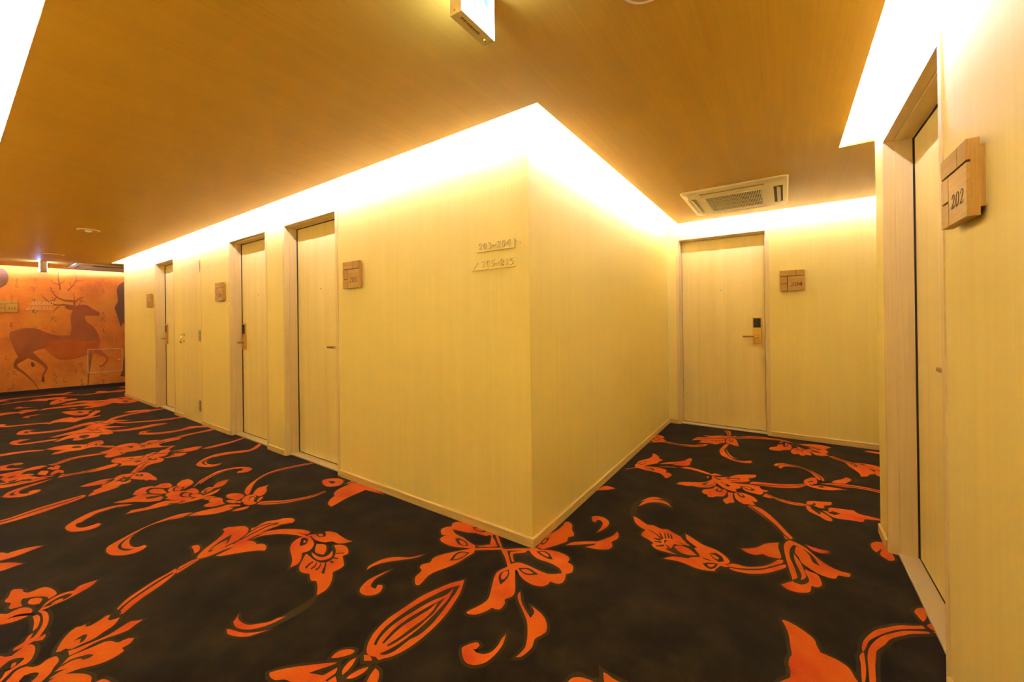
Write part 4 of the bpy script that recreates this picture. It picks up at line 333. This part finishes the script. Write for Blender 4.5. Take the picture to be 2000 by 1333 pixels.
# ---------------------------------------------------------------- walls
def wall_x(y0, y1, x0, x1, openings, top=HT):
    """wall running along x between x0 and x1 with door openings"""
    bm = bmesh.new(); x = x0
    for a, b in sorted(openings):
        k = 0 if a == STORE[0] else 0.018
        a -= k; b += k
        box(bm, x, a, y0, y1, 0, top); box(bm, a, b, y0, y1, HO + k, top); x = b
    box(bm, x, x1, y0, y1, 0, top)
    return bm
wl = wall_x(0, T, XL, 0, DOORS_LEFT + [(STORE[0], STORE[1])])
wall_left = struct(obj('wall_left', wl, M_wall))
wall_block = struct(obj('wall_block_side', boxes((-T, 0, T, D, 0, HT)), M_wall))
wall_block_end = struct(obj('wall_block_end', boxes((XL, XL + T, T, 2.2, 0, HT)), M_wall))
wall_back = struct(obj('wall_back', wall_x(D, D + T, -T, 3.2, [D204]), M_wall))
bm = bmesh.new()
box(bm, W, W + T, -2.0, D202[0] - 0.018, 0, HT); box(bm, W, W + T, D202[0] - 0.018, D202[1] + 0.018, HO + 0.018, HT); box(bm, W, W + T, D202[1] + 0.018, WE, 0, HT)
wall_right = struct(obj('wall_right', bm, M_wall))
wall_front = struct(obj('wall_front', boxes((-10.0, W + T, -2.0 - T, -2.0, 0, HT)), M_wall))
wall_hall_end = struct(obj('wall_hall_end', boxes((3.2, 3.2 + T, WE - T, D + T, 0, HT)), M_wall))
wall_hall_side = struct(obj('wall_hall_side', boxes((W + T, 3.2, WE - T, WE, 0, HT)), M_wall))
wall_left_end = struct(obj('wall_far_end', boxes((-9.4, XL + T, 2.2, 2.2 + T, 0, HT)), M_wall))
# mural wall, local x = along the wall, local -y = into the corridor
MROT = math.atan2(MU.y, MU.x)
wall_mural = struct(obj('wall_mural', boxes((-0.86, 3.42, 0.0, 0.12, 0, HT)), M_mural))
wall_mural.location = (MA.x, MA.y, 0); wall_mural.rotation_euler = (0, 0, MROT)
obj('mural_seam', boxes((1.325, 1.331, -0.0016, 0, 0.06, HT)), M_sun, wall_mural)
MM = {'a': 0, 'b': 1, 'c': 2, 'd': 3, 'e': 4}
groups = {}
for s in MURAL.split():
    v = [int(a) / 1000 for a in s[1:].split(',')]
    groups.setdefault(s[0], []).append([Vector((v[i], v[i + 1])) for i in range(0, len(v), 2)])
names = {'a': 'animal_print', 'b': 'belly_print', 'c': 'disc_print', 'd': 'hoof_print', 'f': 'beast_print', 'e': 'brush_writing'}
mats = {'a': M_deer, 'b': M_belly, 'c': M_sun, 'd': M_hoof, 'f': M_beast, 'e': M_brush}
zz = {'c': 0.0008, 'e': 0.0012, 'a': 0.0018, 'b': 0.0026, 'd': 0.0032, 'f': 0.0018}
for k in 'ceabdf':
    bm = bmesh.new()
    for j, pts in enumerate(groups[k]):
        pts = [p_ for p_ in pts]
        fill(bm, smooth_outline(pts, 3, 75), 0.0, 0)
        for vv in bm.verts:
            if vv.co.z == 0.0: vv.co = Vector((vv.co.x, -zz[k] - 0.00002 * j, vv.co.y + 0.0)) if not vv.tag else vv.co; vv.tag = True
    me = bpy.data.meshes.new(names[k]); bm.to_mesh(me); bm.free(); me.materials.append(mats[k])
    o = bpy.data.objects.new(names[k], me); C.objects.link(o); o.parent = wall_mural

# baseboards: grooved strip with a bevelled top edge
PROF = [(0, 0), (0.010, 0), (0.010, 0.0245), (0.0075, 0.0250), (0.0075, 0.0262), (0.010, 0.0267), (0.010, 0.0440), (0.0035, 0.050), (0, 0.050)]
def skirting(name, length, loc, rz, m=M_base, prof=PROF):
    bm = bmesh.new()
    a = [bm.verts.new((0, -x, z)) for x, z in prof]; b = [bm.verts.new((length, -x, z)) for x, z in prof]; n = len(prof)
    bm.faces.new(a); bm.faces.new(b[::-1])
    for i in range(n): bm.faces.new((a[i], b[i], b[(i + 1) % n], a[(i + 1) % n]))
    o = obj(name, bm, m); o.location = loc; o.rotation_euler = (0, 0, rz)
    return struct(o)
FW = 0.030   # door frame face width
def runs(x0, x1, ops):
    out = []; x = x0
    for a, b in sorted(ops):
        if a - x > 0.01: out.append((x, a))
        x = b
    if x1 - x > 0.01: out.append((x, x1))
    return out
ops = [(a - FW, b + FW) for a, b in DOORS_LEFT] + [(STORE[0] - 0.006, STORE[1] + 0.006)]
for a, b in runs(XL, 0.010, ops): skirting('baseboard_left', b - a, (a, 0, 0), 0)
skirting('baseboard_block_side', D - 0.01, (0, -0.0, 0), math.pi / 2)
for a, b in runs(0.010, 3.2, [(D204[0] - FW, D204[1] + FW)]): skirting('baseboard_back', b - a, (a, D, 0), 0)
for a, b in runs(-1.99, WE, [(D202[0] - FW, D202[1] + FW)]): skirting('baseboard_right', b - a, (W, b, 0), -math.pi / 2)
skirting('baseboard_hall_end', D - WE - 0.01, (3.2, D - 0.01, 0), -math.pi / 2)
skirting('baseboard_block_end', 2.18, (XL, 2.19, 0), -math.pi / 2)
skirting('baseboard_front', 10.9, (W - 0.01, -2.0, 0), math.pi)
bb = skirting('baseboard_mural', 3.9, (MA.x - 0.82 * MU.x, MA.y - 0.82 * MU.y, 0), MROT, M_blackbase, [(0, 0), (0.008, 0), (0.008, 0.055), (0.006, 0.06), (0, 0.06)])

# ---------------------------------------------------------------- doors
def lockset(parent, u, side, y):
    """brass plate with keypad, lever, keyhole; u = plate centre, side = +1 lever points to +x"""
    p = obj('lock_plate', boxes((u - 0.038, u + 0.038, y - 0.014, y, 0.880, 1.148)), M_brass, parent, bevel=0.003)
    obj('keypad', boxes((u - 0.031, u + 0.031, y - 0.0165, y - 0.0135, 1.044, 1.137)), M_black, p)
    bm = bmesh.new(); cyl(bm, (u, y - 0.014, 0.905), (0, -1, 0), 0.007, 0.004)
    obj('key_cylinder', bm, M_brass_hi, p)
    lever(parent, u + 0.006 * -side, side, y - 0.014)
def lever(parent, u, side, y):
    bm = bmesh.new()
    cyl(bm, (u, y, 0.955), (0, -1, 0), 0.0135, 0.008)
    cyl(bm, (u, y - 0.006, 0.955), (0, -1, 0), 0.0095, 0.036)
    l = obj('lever_handle', bm, M_brass_hi, parent, bevel=0.001)
    bm = bmesh.new()
    x0, x1 = sorted((u - side * 0.012, u + side * 0.127))
    box(bm, x0, x1, y - 0.052, y - 0.040, 0.947, 0.963)
    obj('lever_grip', bm, M_bronze, l, bevel=0.0045)
    bm = bmesh.new(); x0, x1 = sorted((u - side * 0.0135, u + side * 0.026))
    box(bm, x0, x1, y - 0.0535, y - 0.0385, 0.9455, 0.9645)
    obj('lever_collar', bm, M_brass_hi, l, bevel=0.0035)

def door(idx, loc, rz, w, right_handed, label, inset=0.0160, lock=0.0645):
    """local x along the wall, local -y towards the corridor, origin at the opening's left foot"""
    r = empty('door_%d' % idx, loc, rz); struct(r, label)
    P = 0.004
    prof = [(-FW, -P), (0, -P), (0, 0.036), (0.008, 0.036), (0.008, 0.096), (0.012, 0.096), (0.012, 0.145), (-FW, 0.145)]
    # frame: side jambs and head with the same stepped section
    bm = bmesh.new()
    for sx in (1, -1):
        pts = [((x if sx > 0 else w - x), y) for x, y in prof]
        a = [bm.verts.new((x, y, 0)) for x, y in pts]
        b = [bm.verts.new((x, y, HO - (px if px > 0 else px))) for (x, y), (px, py) in zip(pts, prof)]
        n = len(pts); bm.faces.new(a); bm.faces.new(b[::-1])
        for i in range(n): bm.faces.new((a[i], a[(i + 1) % n], b[(i + 1) % n], b[i]))
    a = [bm.verts.new((x, y, HO - x)) for x, y in prof]; b = [bm.verts.new((w - x, y, HO - x)) for x, y in prof]; n = len(prof)
    bm.faces.new(a); bm.faces.new(b[::-1])
    for i in range(n): bm.faces.new((a[i], a[(i + 1) % n], b[(i + 1) % n], b[i]))
    obj('door_frame', bm, M_frame, r)
    obj('door_gap', boxes((0.0115, w - 0.0115, 0.1045, 0.140, 0.012, HO - 0.0115)), M_gap, r)
    obj('gap_shade', boxes((0.0078, inset, 0.0964, 0.120, 0.014, HO - 0.0078), (w - inset, w - 0.0078, 0.0964, 0.120, 0.014, HO - 0.0078),
        (inset, w - inset, 0.0964, 0.120, HO - inset, HO - 0.0078), (inset, w - inset, 0.1000, 0.120, 0.0125, 0.016)), M_gap, r)  # dark strips paint the shade line between frame and leaf
    lf = obj('door_leaf', boxes((inset, w - inset, 0.103, 0.127, 0.016, HO - inset)), M_door, r, bevel=0.001)
    bm = bmesh.new(); cyl(bm, (w / 2 - 0.003, 0.1032, 1.432), (0, -1, 0), 0.0055, 0.003)
    obj('peephole', bm, M_bronze, lf)
    bm = bmesh.new()
    prism(bm, [(0.0, 0.030), (w, 0.030), (w, 0.140), (0.0, 0.140)], 0, 0.012)
    obj('threshold', bm, M_steel, r, bevel=0.002)
    if right_handed:
        lockset(lf, w - 0.0155 - lock, -1, 0.103)
    else:
        lockset(lf, 0.0155 + 0.050, 1, 0.103)
    return r
door(1, (DOORS_LEFT[2][0], 0, 0), 0, DOORS_LEFT[2][1] - DOORS_LEFT[2][0], True, 'pale maple hotel room door beside the oak 205 plaque, nearest on the long wall')
door(2, (DOORS_LEFT[1][0], 0, 0), 0, DOORS_LEFT[1][1] - DOORS_LEFT[1][0], False, 'pale maple hotel room door with brass lock, between the 206 plaque and door 205')
door(3, (DOORS_LEFT[0][0], 0, 0), 0, DOORS_LEFT[0][1] - DOORS_LEFT[0][0], False, 'farthest pale maple hotel room door on the long wall, near the mural')
door(4, (D204[0], D, 0), 0, D204[1] - D204[0], True, 'pale maple hotel room door with keypad lock facing the camera at the corridor end', inset=0.0130)
door(5, (W, D202[1], 0), -math.pi / 2, D202[1] - D202[0], True, 'pale maple hotel room door on the right, seen at a steep angle beside the 202 plaque', lock=0.113)

# flush service door with hinges and a pull handle
sd = empty('door_6', (STORE[0], 0, 0)); struct(sd, 'flush service door with steel hinges and small brass ring handle, between two room doors')
sw = STORE[1] - STORE[0]
obj('door_gap', boxes((0, sw, 0.012, 0.03, 0, HO)), M_gap, sd)
sl = obj('door_leaf', boxes((0.003, sw - 0.003, -0.001, 0.012, 0.004, HO - 0.003)), M_door, sd)
for z0 in (1.757, 0.953, 0.148):
    hg = obj('hinge', boxes((sw - 0.098, sw - 0.043, -0.006, -0.001, z0, z0 + 0.124)), M_steel, sd)
    bm = bmesh.new(); cyl(bm, (sw - 0.036, -0.010, z0), (0, 0, 1), 0.0075, 0.061, 12); cyl(bm, (sw - 0.036, -0.010, z0 + 0.063), (0, 0, 1), 0.0075, 0.061, 12)
    obj('hinge_barrel', bm, M_hinge, hg, smooth=False)
h = obj('handle_rose', boxes((0.032, 0.086, -0.024, -0.001, 1.004, 1.038)), M_brass_hi, sd, bevel=0.004)
bm = bmesh.new(); tube(bm, [(0.056, -0.02 - 0.016 * math.sin(t * math.pi / 8) - 0.01 * (t > 3), 1.016 - 0.012 * t) for t in range(0, 9)], 0.0085)
obj('pull_handle', bm, M_brass_hi, h, smooth=True)
bm = bmesh.new(); cyl(bm, (0.056, -0.001, 0.945), (0, -1, 0), 0.012, 0.010)
obj('keyhole', bm, M_brass_hi, h)

# ---------------------------------------------------------------- numerals (serif italic strokes of varying width)
DIG = {
 '0': [[(.5, 1, .05), (.28, .88, .11), (.17, .5, .15), (.28, .12, .11), (.5, 0, .05), (.72, .12, .11), (.83, .5, .15), (.72, .88, .11), (.5, 1, .05)]],
 '1': [[(.35, .82, .04), (.55, 1, .10), (.55, .5, .14), (.55, .02, .13)], [(.32, .02, .05), (.78, .02, .05)]],
 '2': [[(.2, .72, .13), (.22, .85, .08), (.42, .98, .06), (.68, .9, .13), (.74, .72, .15), (.6, .46, .10), (.36, .22, .06), (.14, .05, .06)], [(.12, .05, .10), (.5, .05, .12), (.82, .08, .06), (.87, .2, .02)]],
 '3': [[(.2, .82, .06), (.42, .98, .06), (.7, .86, .13), (.66, .64, .10), (.42, .53, .04)], [(.42, .53, .04), (.7, .45, .11), (.8, .25, .15), (.62, .05, .08), (.35, 0, .06), (.16, .1, .13)]],
 '4': [[(.68, 1, .05), (.4, .66, .06), (.08, .3, .06)], [(.08, .3, .08), (.5, .3, .08), (.95, .3, .08)], [(.68, 1, .13), (.68, .5, .14), (.68, .0, .14)]],
 '5': [[(.3, .95, .10), (.6, .95, .10), (.88, 1, .05)], [(.3, .97, .05), (.24, .58, .05)], [(.24, .56, .05), (.5, .62, .06), (.76, .5, .12), (.78, .25, .15), (.58, .06, .09), (.3, 0, .06), (.12, .08, .12)]],
 '6': [[(.82, .98, .04), (.5, .84, .07), (.26, .55, .13), (.2, .28, .15), (.36, .04, .08), (.56, .0, .06), (.76, .14, .12), (.78, .38, .12), (.58, .56, .06), (.3, .46, .04)]],
 '7': [[(.14, .95, .12), (.5, .93, .12), (.88, .95, .10)], [(.86, .95, .06), (.58, .5, .10), (.42, .0, .14)]],
 '8': [[(.5, 1, .05), (.28, .84, .11), (.34, .64, .12), (.62, .44, .14), (.76, .2, .11), (.5, 0, .05), (.24, .2, .11), (.34, .42, .07), (.64, .62, .07), (.72, .84, .09), (.5, 1, .05)]],
 '~': [[(.0, .42, .06), (.2, .58, .09), (.45, .52, .11), (.7, .42, .11), (.9, .52, .08), (1.0, .62, .03)]],
}
def numeral_bm(bm, text, x, z, hgt, y, depth, aspect=0.62, shear=0.22, fat=1.0):
    """strokes as thin prisms on the plane local y, raised towards -y by depth"""
    for ch in text:
        for st in DIG[ch]:
            P_ = [Vector(((a + shear * b * 1.0) * hgt * aspect, b * hgt)) for a, b, w_ in st]
            # denser points
            q = []; ws = []
            n = len(P_)
            for i in range(n - 1):
                p0 = P_[max(i - 1, 0)]; p1 = P_[i]; p2 = P_[i + 1]; p3 = P_[min(i + 2, n - 1)]
                for k in range(4):
                    t = k / 4
                    q.append(0.5 * ((2 * p1) + (p2 - p0) * t + (2 * p0 - 5 * p1 + 4 * p2 - p3) * t * t + (3 * p1 - p0 - 3 * p2 + p3) * t ** 3)); ws.append(st[i][2] * (1 - t) + st[i + 1][2] * t)
            q.append(P_[-1]); ws.append(st[-1][2])
            lft, rgt = [], []
            for i, p_ in enumerate(q):
                d_ = (q[min(i + 1, len(q) - 1)] - q[max(i - 1, 0)]).normalized(); nn = Vector((-d_.y, d_.x)) * ws[i] * hgt * 0.5 * fat
                lft.append(p_ + nn); rgt.append(p_ - nn)
            rows = []
            for a, b in zip(lft, rgt):
                rows.append([bm.verts.new((x + v_.x, yy, z + v_.y)) for v_, yy in ((a, y), (a, y - depth), (b, y - depth), (b, y))])
            for r0, r1 in zip(rows, rows[1:]):
                for k in range(3): bm.faces.new((r0[k], r1[k], r1[k + 1], r0[k + 1]))
            bm.faces.new(rows[0]); bm.faces.new(rows[-1][::-1])
        x += hgt * aspect * 1.08
    return x

# ---------------------------------------------------------------- room plaques
def plaque(text, loc, rz, label, depth=0.033):
    """oak plaque 19 cm square, made of five blocks on a small backing board; origin = centre on the wall"""
    r = empty('room_plaque', loc, rz); tag(r, label, 'sign', 'oak room number plaques')
    S = 0.095; y0, y1 = -depth, -depth + 0.023; g = 0.0018; gh = 0.0028
    obj('backing_board', boxes((-S + 0.012, S - 0.034 + 0.03, y1, 0.0, -S + 0.022, S - 0.018)), M_oak_v, r)
    yb = y0 + 0.0075
    obj('base_board', boxes((-S, S, yb, y1, -S, S)), M_oak_v, r)
    obj('groove_bed', boxes((-S + 0.0015, S - 0.0015, yb - 0.0005, yb + 0.0002, -S + 0.0015, S - 0.0015)), M_groove, r)
    zr = S - 0.19 * 0.285; xs = -S + 0.19 * 0.315; xt = S - 0.19 * 0.335; zm = -S + 0.19 * 0.345
    for (x0, x1, z0, z1, m_) in ((-S, xt - g, zr + gh, S, M_oak_h), (xt + g, S, zr + gh, S, M_oak_v), (-S, xs - g, zm + gh, zr - gh, M_oak_v), (-S, xs - g, -S, zm - gh, M_oak_h)):
        obj('wood_block', boxes((x0, x1, y0, yb, z0, z1)), m_, r, bevel=0.0006)
    nb = obj('number_block', boxes((xs + g, S, y0, yb, -S, zr - gh)), M_oak_h, r, bevel=0.0006)
    bm = bmesh.new(); numeral_bm(bm, text, xs + 0.020, -S + 0.040, 0.036, y0, 0.0006, aspect=0.80, shear=0.2)
    obj('numerals', bm, M_ink, nb)
    return r
plaque('205', (-1.482, 0, 1.487), 0, 'square oak plaque engraved 205 on the long maple wall')
plaque('206', (-3.835, 0, 1.487), 0, 'square oak plaque engraved 206, middle of the three on the long wall')
plaque('207', (-6.30, 0, 1.487), 0, 'square oak plaque engraved 207, farthest on the long wall')
plaque('204', (1.117, D, 1.487), 0, 'square oak plaque engraved 204 beside the end door')
plaque('202', (W, -0.167, 1.485), -math.pi / 2, 'large looking oak plaque engraved 202 on the near right wall')
pu = 0.093; plaque('211', (MA.x + pu * MU.x, MA.y + pu * MU.y, 1.487), MROT, 'oak plaque engraved 211 mounted on the orange mural')

# ---------------------------------------------------------------- direction signs in raised letters
def direction_sign(loc, rz, rows, m, label, lift=0.007, shift=0.0):
    r = empty('direction_sign', loc, rz); tag(r, label, 'sign')
    base_z = loc[2]; base_x = shift
    rows = [(k, (tx[0], tx[1] - base_x), a - base_x, b - base_x, z - base_z) for k, tx, a, b, z in rows]
    t = 0.0035
    for kind, text, x0, x1, z in rows:
        bm = bmesh.new(); numeral_bm(bm, text[0], text[1], z + 0.010, 0.036, 0.0, lift, aspect=0.80, shear=0.22, fat=0.85)
        obj('raised_numerals', bm, m, r)
        bm = bmesh.new(); box(bm, x0, x1, -lift, 0, z - t / 2, z + t / 2)
        if kind == 'up':
            box(bm, x1 - t, x1, -lift, 0, z, z + 0.052)
            a = [(x1 - t, z + 0.054), (x1 - t, z + 0.048), (x1 + 0.036, z + 0.018), (x1 + 0.036, z + 0.024)]
        else:
            a = [(x0 + 0.004, z), (x0 + 0.010, z), (x0 + 0.045, z + 0.038), (x0 + 0.039, z + 0.040)]
        v0 = [bm.verts.new((p_, 0, q_)) for p_, q_ in a]; v1 = [bm.verts.new((p_, -lift, q_)) for p_, q_ in a]
        bm.faces.new(v0); bm.faces.new(v1[::-1])
        for i in range(4): bm.faces.new((v0[i], v0[(i + 1) % 4], v1[(i + 1) % 4], v1[i]))
        obj('arrow_line', bm, m, r)
    return r
direction_sign((-0.376, 0, 1.429), 0, [('up', ('203~204', -0.330), -0.337, -0.085, 1.527), ('left', ('205~215', -0.310), -0.376, -0.083, 1.429)], M_letter,
               'raised wood numerals with arrows for rooms 203 to 215 near the wall corner', shift=-0.376)
direction_sign((MA.x + 0.272 * MU.x, MA.y + 0.272 * MU.y, 1.438), MROT, [('up', ('208~210', 0.335), 0.298, 0.575, 1.529), ('left', ('211~215', 0.335), 0.272, 0.585, 1.438)], M_silver,
               'pale raised room numbers with arrows on the orange mural', shift=0.272)

# access hatch in the mural
hatch = empty('access_hatch', (MA.x + 0.985 * MU.x + 0.001 * MN.x, MA.y + 0.985 * MU.y + 0.001 * MN.y, 0.28), MROT); tag(hatch, 'rectangular access hatch with thin pale rim low on the mural', 'hatch')
x0, x1, z0, z1 = 0.0, 0.451, 0.0, 0.431; t = 0.006
obj('hatch_rim', boxes((x0, x1, -0.010, 0, z0, z0 + t), (x0, x1, -0.010, 0, z1 - t, z1), (x0, x0 + t, -0.010, 0, z0 + t, z1 - t), (x1 - t, x1, -0.010, 0, z0 + t, z1 - t)), M_silver, hatch)
bm = bmesh.new(); box(bm, 0.390, 0.425, -0.006, 0, 0.217, 0.231)
obj('latch', bm, M_silver, hatch, bevel=0.002)

# ---------------------------------------------------------------- ceiling air conditioners
def cassette(loc, sx, sy, label, rot=0.0):
    """rounded panel hanging just under the ceiling; long slats run along y"""
    r = empty('air_conditioner', loc, rot); tag(r, label, 'air conditioner')
    def rr(wx, wy, rad):
        return [(cx + rad * math.cos(a), cy + rad * math.sin(a)) for cx, cy, a0 in ((wx - rad, wy - rad, 0), (-wx + rad, wy - rad, 90), (-wx + rad, -wy + rad, 180), (wx - rad, -wy + rad, 270)) for a in [math.radians(a0 + k * 15) for k in range(7)]]
    hx, hy = sx / 2, sy / 2
    bm = bmesh.new()
    rings = []
    for (ex, ey, rad, z) in ((hx, hy, 0.035, 0), (hx, hy, 0.035, -0.008), (hx - 0.008, hy - 0.008, 0.032, -0.015), (hx - 0.045, hy - 0.045, 0.02, -0.024)):
        rings.append([bm.verts.new((x, y, z)) for x, y in rr(ex, ey, rad)])
    for a, b in zip(rings, rings[1:]):
        for i in range(len(a)): bm.faces.new((a[i], a[(i + 1) % len(a)], b[(i + 1) % len(a)], b[i]))
    bm.faces.new(rings[0]); bm.faces.new(rings[-1][::-1])
    pn = obj('panel', bm, M_ac, r, smooth=False)
    gx, gy = 0.190, 0.232
    ox = -0.005
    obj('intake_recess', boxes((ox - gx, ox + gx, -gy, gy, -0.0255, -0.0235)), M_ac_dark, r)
    fr = obj('intake_frame', boxes((ox - gx - 0.03, ox - gx, -gy - 0.012, gy + 0.012, -0.031, -0.023), (ox + gx, ox + gx + 0.03, -gy - 0.012, gy + 0.012, -0.031, -0.023),
             (ox - gx, ox + gx, -gy - 0.012, -gy, -0.031, -0.023), (ox - gx, ox + gx, gy, gy + 0.012, -0.031, -0.023)), M_ac, r)
    proto = None
    ns = 34
    for i in range(ns):
        x = ox - gx + (i + 0.5) * 2 * gx / ns
        if proto is None:
            proto = obj('slat', boxes((-0.0026, 0.0026, -gy, gy, -0.032, -0.0255)), M_ac, r); s = proto
        else:
            s = proto.copy(); C.objects.link(s)
        s.location = (x, 0, 0)
    for y in (-0.5 * gy, 0, 0.5 * gy):
        obj('cross_bar', boxes((ox - gx, ox + gx, y - 0.003, y + 0.003, -0.0305, -0.026)), M_ac_mid, r)
    for sgn in (-1, 1):
        X = sgn * (hx - 0.063)
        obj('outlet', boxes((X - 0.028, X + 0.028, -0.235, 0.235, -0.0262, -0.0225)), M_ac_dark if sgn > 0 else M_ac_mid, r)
        bm = bmesh.new()
        v = [bm.verts.new(p_) for p_ in ((X - 0.014, -0.228, -0.024), (X + 0.012, -0.228, -0.036), (X + 0.012, 0.228, -0.036), (X - 0.014, 0.228, -0.024), (X - 0.010, -0.228, -0.024), (X + 0.015, -0.228, -0.034), (X + 0.015, 0.228, -0.034), (X - 0.010, 0.228, -0.024))]
        for f in ((0, 1, 2, 3), (4, 7, 6, 5), (0, 4, 5, 1), (2, 6, 7, 3), (0, 3, 7, 4), (1, 5, 6, 2)): bm.faces.new([v[i] for i in f])
        obj('louvre', bm, M_ac_mid, r)
        Y = sgn * (hy - 0.062)
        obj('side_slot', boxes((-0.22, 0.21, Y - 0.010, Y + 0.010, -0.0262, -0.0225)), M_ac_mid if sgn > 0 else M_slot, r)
    return r
cassette((0.736, 2.05, HC), 0.712, 0.81, 'cream ceiling cassette air conditioner with slatted intake above the 204 door')
cassette((-8.49, -0.055, HC), 0.80, 0.86, 'cream ceiling cassette air conditioner by the mural, half hidden by the wall')

# ---------------------------------------------------------------- illuminated exit signs
def exit_sign(loc, rz, wd, hgt, th, label, detail):
    """lit faces look along local -y and +y; hangs from the ceiling at loc"""
    r = empty('exit_sign', loc, rz); tag(r, label, 'exit sign', 'lit exit signs under the ceiling')
    obj('housing', boxes((-wd / 2, wd / 2, -th / 2, th / 2, -hgt, 0)), M_signbox, r, bevel=0.001)
    for s in (-1, 1):
        f = obj('lit_face', boxes((-wd / 2 + 0.0015, wd / 2 - 0.0015, *sorted((s * th / 2, s * (th / 2 + 0.0006))), -hgt + 0.002, -0.003)), M_signface, r)
        bm = bmesh.new(); yy = s * (th / 2 + 0.0007)
        k = -s
        def pl(pts):
            v = [bm.verts.new((x * k, yy, z)) for x, z in pts]; v2 = [bm.verts.new((x * k, yy + s * 0.0006, z)) for x, z in pts]
            bm.faces.new(v); bm.faces.new(v2[::-1])
            for i in range(len(v)): bm.faces.new((v[i], v[(i + 1) % len(v)], v2[(i + 1) % len(v)], v2[i]))
        # arrow pointing down and outward
        c = (0.028, -0.055)
        pl([(c[0] - 0.022, c[1] + 0.030), (c[0] - 0.014, c[1] + 0.034), (c[0] + 0.006, c[1] + 0.010), (c[0] + 0.014, c[1] + 0.016), (c[0] + 0.016, c[1] - 0.012), (c[0] - 0.012, c[1] - 0.004), (c[0] - 0.002, c[1] + 0.004)])
        pl([(-0.050, -0.10), (-0.046, -0.10), (-0.046, -0.035), (-0.050, -0.035)])
        pl([(-0.022, -0.118), (-0.018, -0.118), (-0.018, -0.05), (-0.022, -0.05)])
        obj('arrow_symbol', bm, M_signgreen, f)
    if detail:
        for i in range(16):
            x = -0.056 + i * 0.0050 + random.uniform(-.0006, .0006); a = random.uniform(0.0016, 0.0036)
            bm = boxes((x, x + 0.0028, -0.004 - a, -0.004 + a, -hgt - 0.0004, -hgt), (x + 0.0006, x + 0.0036, -0.004 + a + .001, -0.004 + a + .0022, -hgt - 0.0004, -hgt))
            obj('printed_mark', bm, M_print, r)
        bm = bmesh.new(); cyl(bm, (0.050, 0.0, -hgt), (0, 0, -1), 0.0022, 0.001, 12); obj('indicator_lamp', bm, M_green_led, r)
        for x in (0.044, 0.058):
            bm = bmesh.new(); cyl(bm, (x, 0.001, -hgt), (0, 0, -1), 0.0012, 0.001, 10); obj('pin_hole', bm, M_gap, r)
        bm = bmesh.new(); cyl(bm, (-wd / 2, 0.004, -hgt + 0.012), (-1, 0, 0), 0.0030, 0.0008, 16); obj('side_screw', bm, M_hinge, r)
    return r
exit_sign((0.328, -0.811, HC), math.pi / 2, 0.150, 0.145, 0.041, 'nearest lit exit sign hanging at the top edge above the corridor corner', True)
exit_sign((-8.30, -0.80, HC), 0, 0.150, 0.158, 0.070, 'small far exit sign glowing on the ceiling in front of the mural', False)

# ---------------------------------------------------------------- round ceiling fittings
def ceiling_disc(loc, rad, label, cat, bulb):
    r = empty('ceiling_fitting', loc); tag(r, label, cat)
    bm = bmesh.new(); lathe(bm, [(rad, 0), (rad, -0.004), (rad - 0.004, -0.007), (rad - 0.012, -0.006), (rad - 0.016, -0.003)], 40)
    obj('trim_ring', bm, M_ac, r, smooth=False)
    bm = bmesh.new(); lathe(bm, [(rad - 0.011, -0.0045), (rad - 0.013, -0.0072), (0.01, -0.0074)], 32)
    obj('cover_plate', bm, M_ceil, r)
    if bulb:
        bm = bmesh.new(); lathe(bm, [(0.030, -0.005), (0.028, -0.014), (0.020, -0.022), (0.008, -0.026)], 24)
        obj('lens', bm, M_lens, r, smooth=True)
    return r
ceiling_disc((-4.865, -0.82, HC), 0.085, 'small round emergency downlight with bright lens on the ceiling', 'downlight', True)
ceiling_disc((-7.25, -0.81, HC), 0.105, 'flat round ceiling disc near the far exit sign', 'ceiling speaker', False)
ceiling_disc((0.735, -0.505, HC), 0.072, 'round cream ceiling disc cut by the top edge, right of the exit sign', 'detector', False)
